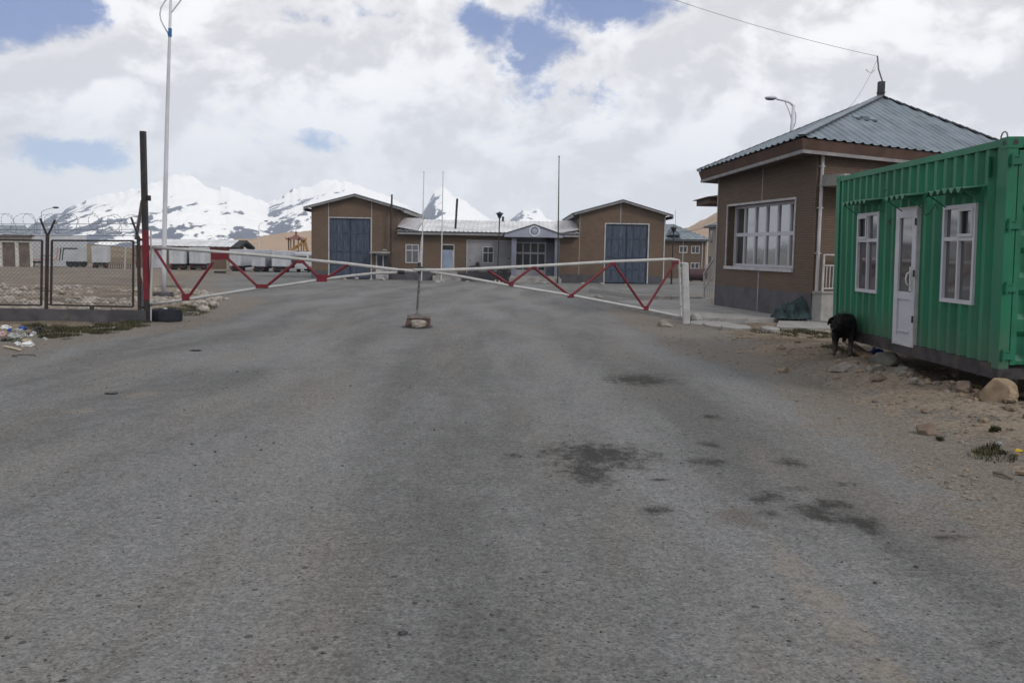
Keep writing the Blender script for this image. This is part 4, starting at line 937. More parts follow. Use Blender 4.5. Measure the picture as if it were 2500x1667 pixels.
for x0, y0, x1, y1, arms in ((110, 576, 107, 755, ((92, 533), (128.5, 537))), (-117, 574, -118, 752, ((-135, 531), (-99, 535))), (-345, 572, -346, 749, ((-363, 529), (-327, 533))), (-573, 570, -574, 746, ((-591, 527), (-555, 531))), (333, 577, 336, 757, ((315.5, 531),))):
    f = MB(); f.bar(FP(x0, y0) + dn, FP(x1, y1) + dn, .055, .055, (0, 1, 0)); ps = f.build('fence_post', M['fence_metal'], fence)
    for ax, ay in arms: f = MB(); f.bar(FP(x0, y0 + 1) + dn, FP(ax, ay) + dn, .034, .034, (0, 1, 0)); f.build('wire_arm', M['black_metal'], ps)
    for yy in (624, 711):
        f = MB(); f.bar(FP(x0 - 12 if x0 < 200 else x0 - 13, yy) + dn, FP(x0 + 11 if x0 < 200 else x0 - 1, yy) + dn, .014, .022, (0, 1, 0)); f.build('link_bar', M['fence_metal'], ps)
f = MB(); f.bar(FP(333, 585) + dn, FP(353, 585) + dn, .05, .045, (0, 1, 0)); f.bar(FP(336, 752) + dn, FP(354, 752) + dn, .05, .06, (0, 1, 0)); f.build('tie_bar', M['black_metal'], fence)
f = MB(); a = FP(219, 756) + dn; f.lathe([(.03, -.06), (.045, -.04), (.045, .05), (.02, .08)], a, 10); f.build('foot_bracket', M['rust_rail'], fence)
for (x0, x1, lb) in ((244, 267, 'white brick lying on low wall near the black and red post'), (130, 158, 'flat pale brick lying on low wall under the fence near the forked post')):
    a, c_ = FP(x0, 757) + V((0, .05, 0)), FP(x1, 757) + V((0, .05, 0)); f = MB(); f.box((a.x, a.y, a.z - .005), (c_.x, c_.y + .1, a.z + .05)); tag(f.build('brick', M['rock_white'], loc=tuple(a)), lb, 'brick')
q0, q1 = P(344, 694, 19.6), P(353, 750, 19.6); f = MB(); f.box((q0.x, 19.6, q1.z), (q1.x, 19.63, q0.z)); tag(f.build('white_board', M['white_worn'], loc=(q0.x, 19.6, q1.z)), 'narrow white board standing beside the black and red post', 'board')
f = MB(); f.bar(P(333, 640, 20.1), P(347, 694, 20.0), .03, .03); tag(f.build('brace_rod', M['red'], loc=tuple(P(347, 694, 20.0))), 'short dark red rod slanting behind the black and red post', 'rod')
f = MB(); f.bar(P(347, 490, 19.9), P(332, 585, 19.8), .06, .05); tag(f.build('wooden_prop', M['wood_grey'], loc=tuple(P(334, 590, 19.8))), 'weathered wooden prop leaning against the top of the fence', 'prop')
# razor wire
rzr = thing('razor_wire', 'coiled razor wire strung along the fence top between forked posts', 'wire', tuple(FP(200, 545)))
a0, a1 = FP(-560, 539) + dn, FP(331, 548) + dn; ax_ = (a1 - a0).normalized(); lng = (a1 - a0).length
for sgn, ph, R_ in ((1, 0, .205), (-1, 1.3, .19)):
    f = MB(); pts = []; n = int(lng / .42 * 30); bb = MB()
    for i in range(n + 1):
        th = i / 30 * 2 * math.pi; wv = 1 + .12 * mn.noise(V((i / 30 * .9, sgn, 2)))
        x_ = i / n * lng + R_ * wv * math.sin(th + ph + 1.5708) * sgn * (.85 + .3 * mn.noise(V((i / 34, 7, sgn))))
        p = a0 + ax_ * x_ + V((0, .08 * math.cos(th + ph), R_ * wv * math.sin(th + ph))) + V((0, 0, .03 * mn.noise(V((i / 50, 3, sgn)))))
        pts.append(p)
        if i % 2 == 0: f.add([p + V((-.012, 0, 0)), p + V((.012, 0, .005)), p + V((0, .01, .012)), p + V((0, -.01, -.012))], [(0, 1, 2), (0, 1, 3), (2, 3, 0), (2, 3, 1)])
    f.tube(pts, .0028, 4, False); f.build('coil', M['wire_rust'], rzr)
for py in (543, 557, 572):
    f = MB(); pts = sag(FP(-575, py - 4) + dn, FP(330, py + 3) + dn, .03, 60); f.tube(pts, .0028, 4, False)
    for i in range(1, 360):
        p = lerp(pts[0], pts[-1], i / 360); t_ = i / 360; p = p - V((0, 0, .12 * t_ * (1 - t_))); f.add([p + V((-.008, 0, .008)), p + V((.008, 0, -.008)), p + V((0, .008, .008)), p + V((0, -.008, -.008))], [(0, 1, 2), (0, 1, 3), (2, 3, 0)])
    f.build('barbed_strand', M['wire_rust'], rzr)

# ------------------------------------------------------------------ street lamps
lb_ = GT(400, 724)
lamp = thing('street_lamp', 'tall white street lamp pole with blue clamp rising behind the wire fence end', 'street lamp', tuple(lb_))
def LP(px, py): return P(px, py, lb_.y)
f = MB(); f.tube([lb_ + V((0, 0, .1)), LP(400, 640), LP(407, 330), LP(414, 90), LP(418, -40)], [.082, .08, .066, .047, .04], 14); f.build('pole', M['lamp_pole'], lamp, smooth=True)
c = LP(399, 720); f = MB(); f.box((c.x - .27, c.y - .25, lb_.z - .25), (c.x + .26, c.y + .25, lb_.z + .15)); o = f.build('footing', M['concrete_dark'], lamp); o.modifiers.new('b', 'BEVEL').width = .02
f = MB(); f.tube([LP(414.6, 91), LP(415.3, 70)], .058, 12); f.box((LP(410, 85).x, lb_.y - .03, LP(410, 87).z), (LP(419, 85).x, lb_.y + .03, LP(410, 84).z)); f.build('clamp', M['blue_clamp'], lamp)
f = MB(); f.tube([LP(411.5, 84), LP(400, 64), LP(393, 50), LP(390.5, 36), LP(393, 20), LP(401, 6), LP(409, -4), LP(417, -10)], .024, 8); f.build('curved_arm', M['lamp_pole'], lamp, smooth=True)
f = MB(); f.tube([LP(418, 32), LP(444, -2), LP(470, -30), LP(520, -48)], .024, 8); f.tube([LP(417.5, -30), LP(470, -46), LP(520, -48)], .03, 8); f.build('lamp_arm', M['lamp_pole'], lamp)
f = MB(); c = LP(545, -50); f.blob(c, (.36, .13, .07), 1, .02, 1, 3); f.build('lamp_head', M['lamp_glass'], lamp)
# lamp behind the guard house
Y2 = 40
def LQ(px, py): return P(px, py, Y2)
b0 = LQ(1930, 700); b0.z = slope(Y2)
lamp2 = thing('street_lamp', 'street lamp with curved arm standing behind the guard house roof', 'street lamp', tuple(b0))
f = MB(); f.tube([b0, LQ(1932, 325), LQ(1937.5, 257)], [.09, .075, .065], 12); f.build('pole', M['lamp_pole'], lamp2, smooth=True)
f = MB(); f.tube([LQ(1937, 259), LQ(1928, 251), LQ(1917, 247), LQ(1896, 243)], [.05, .045, .04, .035], 8); f.tube([LQ(1933, 292), LQ(1926, 270), LQ(1916, 248)], .022, 6); f.tube([LQ(1934, 318), LQ(1942, 300), LQ(1943, 280), LQ(1937, 262)], .03, 6); f.build('lamp_arm', M['lamp_pole'], lamp2, smooth=True)
c = LQ(1882, 240.5); f = MB(); f.blob(c + V((0, 0, .02)), (.27, .16, .08), 1, .02, 1, 3); hd = f.build('lamp_head', M['lamp_pole'], lamp2, smooth=True)
f = MB(); f.blob(c + V((-.02, -.03, -.035)), (.22, .15, .055), 1, .02, 1, 3); f.build('lamp_glass', M['lamp_glass'], hd, smooth=True)
# ------------------------------------------------------------------ customs building with its two vehicle halls
YB = 70.0; ZB = -.66
cb = thing('customs_building', 'long brown tiled building with two gabled vehicle halls and a grey portico', 'building', (-2, YB, ZB)); cb['_world'] = True
ff = frame((0, YB, 0), (1, 0, 0), (0, -1, 0))
bq = lambda b, *a: b.fbox(ff, *a)
def hall(x0, x1, ze, zp, pk, door, deep=16, inner=0):
    b = MB(); h = (door[0], door[1], ZB - .3, door[2])
    us = [x0, door[0], door[1], x1]
    # front wall under eave height with door opening, then gable
    panel_wall(ff, x0, x1, ZB - .3, 3.86, [(door[0], door[1], ZB - .3, door[2])], .18, b)
    b.quad(ff(x0, 3.86), ff(x1, 3.86), ff(x1, ze), ff(pk, zp), ff(x0, ze))
    for x in (x0, x1): b.quad(ff(x, ZB - .3), ff(x, ZB - .3, -deep), ff(x, ze, -deep), ff(x, ze))
    b.quad(ff(x0, ZB - .3, -deep), ff(x1, ZB - .3, -deep), ff(x1, ze, -deep), ff(pk, zp, -deep), ff(x0, ze, -deep))
    b.build('wall', M['tile_far'], cb)
    for q0, q1 in ((x0 - .01, door[0] - .095), (door[1] + .095, x1 + .01)): b = MB(); bq(b, q0, q1, ZB - .3, -.08, .0, .03); b.build('plinth', M['plinth'], cb)
    r = MB(); ov, fo = .5, .45; k = (zp - ze) / (pk - x0)
    for xe, s in ((x0 - ov, 1), (x1 + ov, -1)):
        zl = ze - k * ov
        ribbed(ff(xe, zl + .16, fo), ff(xe, zl + .16, -deep), ff(pk, zp + .17, fo), ff(pk, zp + .17, -deep), r, .9, .05, 6)
    r.build('roof', M['roof'], cb)
    r = MB()
    for xe in (x0 - ov, x1 + ov):
        zl = ze - k * ov
        for za, zb, n0, n1 in ((-.02, .10, fo - .05, fo),):
            r.hexa([ff(xe, zl + za, n1), ff(pk, zp + za, n1), ff(pk, zp + za, n0), ff(xe, zl + za, n0), ff(xe, zl + zb, n1), ff(pk, zp + zb, n1), ff(pk, zp + zb, n0), ff(xe, zl + zb, n0)])
        r.hexa([ff(xe, zl - .14, fo), ff(xe, zl - .14, -deep), ff(xe + (.06 if xe > pk else -.06) * -1, zl - .14, -deep), ff(xe + (.06 if xe > pk else -.06) * -1, zl - .14, fo)] + [ff(xe, zl + .1, fo), ff(xe, zl + .1, -deep), ff(xe - (.06 if xe > pk else -.06), zl + .1, -deep), ff(xe - (.06 if xe > pk else -.06), zl + .1, fo)])
    r.build('barge_board', M['fascia_white'], cb)
    r = MB()
    for xe in (x0 - ov, x1 + ov):
        zl = ze - k * ov; r.hexa([ff(xe, zl + .11, fo + .02), ff(pk, zp + .11, fo + .02), ff(pk, zp + .11, fo - .06), ff(xe, zl + .11, fo - .06), ff(xe, zl + .16, fo + .02), ff(pk, zp + .16, fo + .02), ff(pk, zp + .16, fo - .06), ff(xe, zl + .16, fo - .06)])
    r.build('roof_edge', M['roof_edge'], cb)
    r = MB()
    for xe, xi in ((x0 - ov, x0), (x1 + ov, x1)): zl = ze - k * ov; r.quad(ff(xe, zl - .13, fo - .03), ff(xi, zl - .1, fo - .03), ff(xi, zl - .1, -deep), ff(xe, zl - .13, -deep))
    r.build('soffit', M['soffit'], cb)
    d = MB(); a, c_, t = door[0], door[1], door[2]; m_ = (a + c_) / 2
    for u0, u1 in ((a + .02, m_ - .02), (m_ + .02, c_ - .02)): bq(d, u0, u1, ZB + .02, t, -.14, -.1)
    D = d.build('hall_door', M['door_blue'], cb)
    d = MB(); Hd = t - ZB
    for u0, u1 in ((a + .02, m_ - .02), (m_ + .02, c_ - .02)):
        for vv in (.02, .24, .45, .76, 1.0): bq(d, u0, u1, lerp(ZB, t, vv) - .05, lerp(ZB, t, vv) + .05, -.1, -.06)
        for uu in (u0, (u0 * 2 + u1) / 3, (u0 + u1 * 2) / 3, u1): bq(d, uu - .04, uu + .04, ZB + .05, t - .05, -.1, -.065)
    d.build('door_battens', mat('door_batten_blue', (.04, .055, .09), .6, .3, 2), D)
    d = MB(); bq(d, a - .09, a, ZB, t, -.02, .035); bq(d, c_, c_ + .09, ZB, t, -.02, .035); bq(d, a - .09, c_ + .09, t, t + .08, -.02, .035); d.build('door_frame', M['trim'], D)
hall(-15.28, -8.74, 4.62, 5.5, -12.0, (-13.92, -10.8, 3.86))
hall(4.9, 11.42, 4.5, 5.42, 8.16, (6.93, 10.12, 3.77))
for q in ((-14.0, -13.96, 3.95, 4.95, 0, .012), (-10.75, -10.71, 3.95, 5.1, 0, .012), (8.0, 8.04, 3.9, 5.4, 0, .012), (11.33, 11.41, ZB, 4.4, .0, .035), (4.95, 4.98, -.05, 4.4, 0, .012)): b = MB(); bq(b, *q); b.build('seam_strip', M['trim'], cb)
# middle range
ZM = 2.92
b = MB(); panel_wall(ff, -8.74, 4.9, ZB - .3, ZM, [(-5.39, -4.53, .02, 1.98)], .2, b); b.build('wall', M['tile_far'], cb)
for q0, q1 in ((-8.7, -5.5), (-4.4, 4.88)): b = MB(); bq(b, q0, q1, ZB - .3, -.05, .0, .03); b.build('plinth', M['plinth'], cb)
b = MB(); ribbed(ff(-8.72, ZM + .06, .55), ff(4.88, ZM + .06, .55), ff(-8.72, 4.0, -4.6), ff(4.88, 4.0, -4.6), b, .34, .04, 6); b.quad(ff(-8.72, 4.0, -4.6), ff(4.88, 4.0, -4.6), ff(4.88, ZM, -9.3), ff(-8.72, ZM, -9.3)); b.build('roof', M['roof_far'], cb)
b = MB(); bq(b, -8.72, 4.88, ZM - .17, ZM - .05, .48, .54); bq(b, -8.72, 4.88, ZM - .19, ZM - .17, 0, .54); b.build('eave_board', M['fascia_white'], cb)
b = MB(); bq(b, -8.72, 4.88, ZM - .045, ZM + .05, .44, .5); b.build('roof_edge', M['roof_edge'], cb)
for sgn, xa in ((-1, -8.72), (1, 4.86)):
    g = []; b = MB()                                              # crumpled flashing sheets where roofs meet
    for j in range(5):
        for i in range(7):
            u = xa - sgn * (i / 6 * 1.5); v = ZM + .1 + j / 4 * 1.05 + (6 - i) / 6 * .25 * (1 - j / 4); g.append(ff(u, v + .12 * mn.noise(V((i, j, sgn))), .5 - j * .9 + .18 * mn.noise(V((i * .8, j * .9, 5 + sgn)))))
    b.add(g, [(j * 7 + i, j * 7 + i + 1, j * 7 + i + 8, j * 7 + i + 7) for j in range(4) for i in range(6)])
    b.build('flashing', M['trim'], cb)
for u0, u1, v0, v1, sl in ((-8.17, -7.16, .58, 1.99, None),): casement(ff, u0, u1, v0, v1, cb, .68, sl, .07, .0, .06, g='pane_dull')
b = MB(); bq(b, -3.5, -.16, .02, 2.34, .002, .03); pt_ = b.build('plaster_panel', M['plaster'], cb)
b = MB(); bq(b, -3.56, -.1, 2.34, 2.40, .0, .05); bq(b, -3.56, -3.5, -.1, 2.34, .0, .05); b.build('border', M['trim'], pt_)
b = MB(); r_ = random.Random(3)
for cx_, cz_, rx_, rz_ in ((-2.75, .3, .42, .32), (-3.25, .2, .15, .22), (-.7, .15, .4, .18), (-3.3, .85, .09, .05), (-.35, 1.05, .09, .07), (-1.75, .1, .3, .1), (-2.7, .62, .16, .18)):
    b.prism([ff(cx_ + rx_ * math.cos(t) * r_.uniform(.6, 1.2), cz_ + rz_ * math.sin(t) * r_.uniform(.6, 1.2), .031) for t in [k * math.pi / 6 for k in range(12)]], (0, -.003, 0))
b.build('bare_patch', M['plinth'], pt_)
casement(ff, -2.34, -1.5, .68, 1.93, cb, .62, None, .06, .035, .075, g='pane_far')
b = MB(); bq(b, -5.37, -4.63, .02, 1.62, -.12, -.08); D = b.build('door', M['door_pale'], cb)
b = MB(); bq(b, -5.37, -4.55, 1.62, 1.97, -.12, -.1); b.build('transom', M['black_metal'], D)
b = MB(); bq(b, -5.45, -5.39, ZB + .3, 2.02, -.02, .03); bq(b, -4.53, -4.47, .02, 2.02, -.02, .03); bq(b, -5.45, -4.47, 1.98, 2.05, -.02, .03); b.build('door_frame', M['trim'], D)
b = MB(); bq(b, -6.0, -3.9, ZB - .2, -.3, .03, 1.2); bq(b, -5.8, -4.2, -.3, .0, .03, .7); b.build('step', M['concrete'], cb)
# small door in the left hall
b = MB(); u0, u1 = -10.4, -9.3
for a in (u0, -9.9, u1 - .1): bq(b, a, a + .1, ZB, 1.2, .0, .06)
bq(b, u0, u1, 1.12, 1.22, 0, .058); bq(b, u0 + .1, u1 - .1, ZB, .12, .0, .04); D = b.build('side_door', M['trim'], cb)
b = MB(); bq(b, u0 + .1, u1 - .1, .12, 1.12, .002, .02); b.build('pane', M['pane_far'], D)
b = MB(); bq(b, -10.75, -9.25, 1.26, 1.42, .0, .8); b.blob(ff(-9.7, 1.5, .4), (.22, .2, .1), 3, .3); b.build('canopy', M['concrete'], cb)
# flue and chimneys
b = MB(); b.tube([ff(-9.26, ZB, .5), ff(-9.24, 1.3, .5), ff(-9.15, 5.66, .5)], [.13, .08, .065], 10); b.build('flue', M['pipe_dark'], cb)
b = MB(); b.tube([ff(-4.46, 3.1, -.6), ff(-4.34, 5.5, -.6)], .085, 10); b.build('chimney', M['pipe_dark'], cb)
b = MB(); z0 = P(1228, 543, 74.5); b.tube([z0 - V((0, 0, .4)), P(1228, 529, 74.5)], .09, 8); b.build('chimney', M['pipe_dark'], cb)
# portico
NP = 3.0
pd = MB(); ring = [ff(-.68, 2.63, NP + .25), ff(3.52, 2.63, NP + .25), ff(3.52, 2.83, NP + .25), ff(1.46, 3.52, NP + .25), ff(-.68, 2.83, NP + .25)]; pd.prism([p + V((0, .12, 0)) for p in ring], (0, NP + 1.2, 0)); pdo = pd.build('portico_roof', M['roof'], cb)
pd = MB(); pd.prism(ring, (0, .115, 0)); pdo = pd.build('pediment', M['portico'], cb)
pd = MB()
for xe in (-.8, 3.64): pd.hexa([ff(xe, 2.80, NP + .33), ff(1.46, 3.53, NP + .33), ff(1.46, 3.53, .2), ff(xe, 2.80, .2), ff(xe, 2.86, NP + .33), ff(1.46, 3.59, NP + .33), ff(1.46, 3.59, .2), ff(xe, 2.86, .2)])
pd.build('pediment_edge', M['roof_edge'], pdo)
em = MB(); ec = ff(1.48, 3.07, NP + .25)
prof_ = [(.40, .0), (.40, -.04), (.33, -.06), (.29, -.04), (.29, .0)]
em.lathe(prof_, ec, 28, 'y'); eo = em.build('emblem', M['emblem'], pdo)
em = MB(); em.lathe([(.285, -.042), (.285, -.046)], ec, 28, 'y'); em.build('emblem_disc', M['emblem_dark'], pdo)
em = MB(); em.lathe([(.19, -.047), (.17, -.06)], ec, 24, 'y'); em.lathe([(.12, -.06), (.10, -.07)], ec + V((0, 0, .0)), 16, 'y')
for k in range(12): a = k * math.pi / 6; em.box(tuple(ec + V((.235 * math.cos(a) - .018, -.058, .235 * math.sin(a) - .018))), tuple(ec + V((.235 * math.cos(a) + .018, -.046, .235 * math.sin(a) + .018))))
em.build('emblem_motif', M['portico'], pdo)
for u0, u1 in ((-.15, .2), (2.98, 3.3)):
    b = MB(); bq(b, u0, u1, -.2, 2.63, NP - .35, NP); b.build('column', M['portico_dark'], cb)
b = MB(); bq(b, 2.99, 3.06, -.2, 2.63, .05, NP - .36); bq(b, -.13, -.08, -.2, 2.63, .05, NP - .36); b.build('side_screen', M['portico_dark'], cb)
ds = frame((0, YB - 1.0, 0), (1, 0, 0), (0, -1, 0)); b = MB(); u0, u1, v0, v1 = .1, 2.42, -.15, 2.3; t = .1
fq = lambda *a: b.fbox(ds, *a)
fq(u0, u1, v1 - t, v1, 0, .06); fq(u0, u1, v0, v0 + .12, 0, .06); fq(u0, u1, 1.42, 1.56, 0, .055)
for i in range(5): uu = lerp(u0, u1 - t, i / 4); fq(uu, uu + t, v0 + .12, 1.42, 0, .06); fq(uu, uu + t, 1.56, v1 - t, 0, .06)
fq(u0 + t, u1 - t, v0 + .12, .25, .0, .03)
D = b.build('entrance_door', M['upvc'], cb); b = MB(); fq(u0 + t, u1 - t, .25, v1 - t, .002, .012); b.build('pane', M['pane_far'], D)
b = MB(); bq(b, -.3, 3.45, ZB - .3, -.3, .0, NP + .9); bq(b, -.2, 3.35, -.3, -.15, .0, NP + .1); b.build('step', M['concrete'], cb)
b = MB(); b.quad(ff(2.42, -.15, 1.0), ff(3.0, -.15, 1.0), ff(3.0, 2.63, 1.0), ff(2.42, 2.63, 1.0)); b.quad(ff(-.08, 2.3, 1.0), ff(3.0, 2.3, 1.0), ff(3.0, 2.63, 1.0), ff(-.08, 2.63, 1.0)); b.build('porch_wall', M['portico_dark'], cb)
# poles in front of it
for (x0, y0, x1, y1, Y, r_, m_, nm, lb, ct) in ((1035, 422, 1029, 679, 67.5, .05, 'steel_pole', 'flagpole', 'bare silver flagpole directly behind the middle barrier stand', 'flagpole'), (1081.7, 422, 1077, 679, 67.5, .05, 'steel_pole', 'flagpole', 'bare silver flagpole standing right in front of the pale blue door', 'flagpole'), (1365, 384, 1362, 672, 66.0, .055, 'pipe_dark', 'pole', 'tall thin black pole standing between the portico and the vehicle hall', 'pole')):
    p0, p1 = P(x0, y0, Y), P(x1, y1, Y); p1.z = slope(Y) - .05
    b = MB(); b.tube([p1, lerp(p1, p0, .45), p0], [r_, r_ * .85, r_ * .55], 8); b.lathe([(.045, 0), (.06, .03), (.03, .09)], p0, 8); tag(b.build(nm, M[m_], loc=tuple(p1)), lb, ct, 'silver flagpoles before the building' if ct == 'flagpole' else None)
def garden_lamp(px, pyt, pxb, pyb, lb, Y=None):
    p1 = GT(pxb, pyb)
    if Y: p1 = P(pxb, pyb, Y); p1.z = slope(Y)
    Y = p1.y; k = Y / F_PX; t = P(px, pyt, Y); lo_ = lerp(p1, t, .94)
    o = thing('garden_lamp', lb, 'street lamp', tuple(p1), 0, 'black cone headed lamps')
    b = MB(); b.tube([p1, lerp(p1, lo_, .25), lerp(p1, lo_, .26), lo_], [.07, .07, .045, .045], 10); b.build('post', M['black_metal'], o)
    b = MB(); h = .36; b.lathe([(.05, -.05), (.09, .0), (.22, h * .75), (.25, h * .8)], lo_, 8); b.build('lantern', M['pane_far'], o)
    b = MB(); b.lathe([(.31, h * .8), (.28, h * .88), (.09, h * 1.08), (.04, h * 1.2)], lo_, 12); b.build('lantern_cap', M['black_metal'], o)
garden_lamp(1220, 522, 1214.5, 681, 'black lamp with cone lantern standing before the grey portico', 65.5)
garden_lamp(1645, 558, 1639, 694, 'black lamp with cone lantern standing before the brown two storey house')
# ------------------------------------------------------------------ buildings beyond, right
Y3 = 112.0; zb3 = slope(Y3)
b3 = thing('two_storey_house', 'brown two storey house with pale hipped roof behind the vehicle hall', 'building', (18, Y3, zb3)); b3['_world'] = True
XA, XB = P(1560, 640, Y3).x, P(1724, 640, Y3).x; ZE3 = P(1700, 585, Y3).z; ZR3 = P(1640, 548, Y3 + 6).z
f3 = frame((0, Y3, 0), (1, 0, 0), (0, -1, 0))
b = MB(); b.box((XA, Y3, zb3 - .5), (XB, Y3 + 12, ZE3)); b.build('wall', M['tile_far'], b3)
b = MB(); e_ = [V((XA - .5, Y3 - .5, ZE3)), V((XB + .5, Y3 - .5, ZE3)), V((XB + .5, Y3 + 12.5, ZE3)), V((XA - .5, Y3 + 12.5, ZE3))]; rl, rr_ = V((XA + 4, Y3 + 6, ZR3)), V((P(1645, 549, Y3 + 6).x, Y3 + 6, ZR3))
ribbed(e_[0], e_[1], rl, rr_, b, .8, .04); ribbed(e_[1], e_[2], rr_, rr_, b, .8, .04, 6, True); ribbed(e_[2], e_[3], rr_, rl, b, .8, .04); ribbed(e_[3], e_[0], rl, rl, b, .8, .04, 6, True); b.build('roof', M['roof'], b3)
b = MB(); b.box((XA - .5, Y3 - .5, ZE3 - .22), (XB + .5, Y3 + 12.5, ZE3 - .03)); b.build('eave_board', M['roof_edge'], b3)
d0, d1, d2 = P(1629, 575, Y3), P(1662, 575, Y3), P(1645, 558, Y3); b = MB(); b.prism([p + V((0, -.2, 0)) for p in (d0, d1, d2)], (0, 4, 0)); dm = b.build('dormer', M['roof_edge'], b3)
b = MB(); ctr = (d0 + d1 + d2) / 3; b.prism([lerp(p, ctr, .35) + V((0, -.23, 0)) for p in (d0, d1, d2)], (0, .028, 0)); b.build('dormer_panel', M['roof'], dm)
for x0, y0, x1, y1 in ((1658, 600, 1678, 618), (1687.5, 600, 1707.5, 619.5), (1686, 641, 1707, 657), (1655, 640, 1675, 656)):
    a, c_ = P(x0, y0, Y3), P(x1, y1, Y3); b = MB(); b.fbox(f3, a.x, c_.x, c_.z, c_.z + .12, 0, .06); b.fbox(f3, a.x, c_.x, a.z - .1, a.z, 0, .06)
    for u in (a.x, (a.x + c_.x) / 2 - .06, c_.x - .1): b.fbox(f3, u, u + .1, c_.z + .12, a.z - .1, 0, .06)
    w_ = b.build('window', M['trim'], b3); g = MB(); g.fbox(f3, a.x, c_.x, c_.z, a.z, .005, .02); g.build('pane', M['pane_dull'], w_)
b = MB()
for px in (1667, 1714, 1722): u = P(px, 630, Y3).x; b.fbox(f3, u - .05, u + .05, zb3, ZE3 - .25, 0, .05)
b.build('drainpipe', M['trim'], b3)
a, c_ = P(1649, 550, Y3 + 6), P(1649, 512, Y3 + 6); b = MB(); b.tube([a, c_], .04, 6); tag(b.build('antenna', M['steel_pole'], loc=tuple(a)), 'thin antenna on the ridge of the brown two storey house', 'antenna')
Y4 = 92.0; zb4 = slope(Y4); b4 = thing('rendered_house', 'pale rendered house with narrow windows half hidden by the guard house', 'building', (P(1745, 690, Y4).x, Y4, zb4)); b4['_world'] = True
x4 = P(1753, 620, Y4).x; ze4 = P(1727, 549, Y4).z; b = MB(); b.box((x4, Y4, zb4 - .5), (x4 + 14, Y4 + 4.8, ze4)); b.build('wall', M['pale_wall'], b4)
b = MB(); e_ = [V((x4 - .45, Y4 - .5, ze4)), V((x4 + 14.5, Y4 - .5, ze4)), V((x4 + 14.5, Y4 + 5.3, ze4)), V((x4 - .45, Y4 + 5.3, ze4))]; rl, rr_ = V((x4 + 3, Y4 + 2.4, ze4 + 1.1)), V((x4 + 11, Y4 + 2.4, ze4 + 1.1))
ribbed(e_[0], e_[1], rl, rr_, b, .8, .04); ribbed(e_[1], e_[2], rr_, rr_, b, .8, .04, 6, True); ribbed(e_[2], e_[3], rr_, rl, b, .8, .04); ribbed(e_[3], e_[0], rl, rl, b, .8, .04, 6, True); b.build('roof', M['roof'], b4)
b = MB(); b.box((x4 - .45, Y4 - .5, ze4 - .2), (x4 + 14.5, Y4 + 5.3, ze4 - .03)); b.build('eave_board', M['roof_edge'], b4)
f4 = frame((x4, Y4, 0), (0, 1, 0), (-1, 0, 0))
for u, v0, v1 in ((3.3, P(1734, 594, Y4 + 3).z, P(1734, 563, Y4 + 3).z), (3.6, P(1731, 645, Y4 + 3).z, P(1731, 626, Y4 + 3).z)):
    b = MB(); b.fbox(f4, u - .5, u + .5, v0, v1, .0, .03); w_ = b.build('window', M['pane_dull'], b4); b = MB(); b.fbox(f4, u - .56, u + .56, v0 - .1, v0, .0, .06); b.build('sill', M['trim'], w_)
p0 = GT(1700, 687); k = p0.y / F_PX; tk = thing('tank', 'dark maroon cylinder tank on low legs beyond the white gate post', 'tank', tuple(p0)); R_ = 14.5 * k
b = MB(); xl_, xr_ = P(1681, 672, p0.y).x, P(1728, 672, p0.y).x; b.lathe([(R_ * .75, xl_), (R_, xl_ + .15), (R_, xr_ - .15), (R_ * .75, xr_)], (0, p0.y + R_, p0.z + R_ + .08), 20, 'x'); b.build('drum', M['maroon'], tk, smooth=False)
b = MB()
for u in (.2, .8): xx = lerp(xl_, xr_, u); b.box((xx - .08, p0.y + .2, p0.z - .1), (xx + .08, p0.y + 2 * R_ - .2, p0.z + .3))
b.build('saddle', M['black_metal'], tk)
p1 = P(1650, 600, 84); 
b = MB(); b.tube(sag(P(1646, 566, 84), P(1752, 541, 60), .25), .016, 4); tag(b.build('power_cable', M['black_metal'], loc=tuple(P(1646, 566, 84))), 'dark cable running from the black lamp towards the guard house', 'cable')

# ------------------------------------------------------------------ sheds, trucks and the rest of the yard, left
def far_lamp(p, base, arm, head, Y, lb):
    a = P(*base, Y); zt = slope(Y); o = thing('street_lamp', lb, 'street lamp', (a.x, a.y, zt), 0, 'far street lamps')
    b = MB(); b.tube([V((a.x, a.y, zt)), P(*p, Y)], [.12, .07], 8); b.build('pole', M['steel_pole'], o)
    b = MB(); b.tube([P(*p, Y)] + [P(*q, Y) for q in arm], .05, 6); b.build('lamp_arm', M['steel_pole'], o)
    c = P(*head, Y); b = MB(); b.blob(c, (.42, .2, .13), 1, .05, 1, 2, None, .3); b.build('lamp_head', M['black_metal'], o)
far_lamp((101.5, 517), (101, 640), [(112, 512), (128, 508)], (136, 507), 125, 'far street lamp rising behind the white trailer and razor wire')
far_lamp((632, 552), (632, 640), [(635, 547), (642, 543)], (650, 540), 190, 'far thin street lamp before the brown dune beyond the trucks')
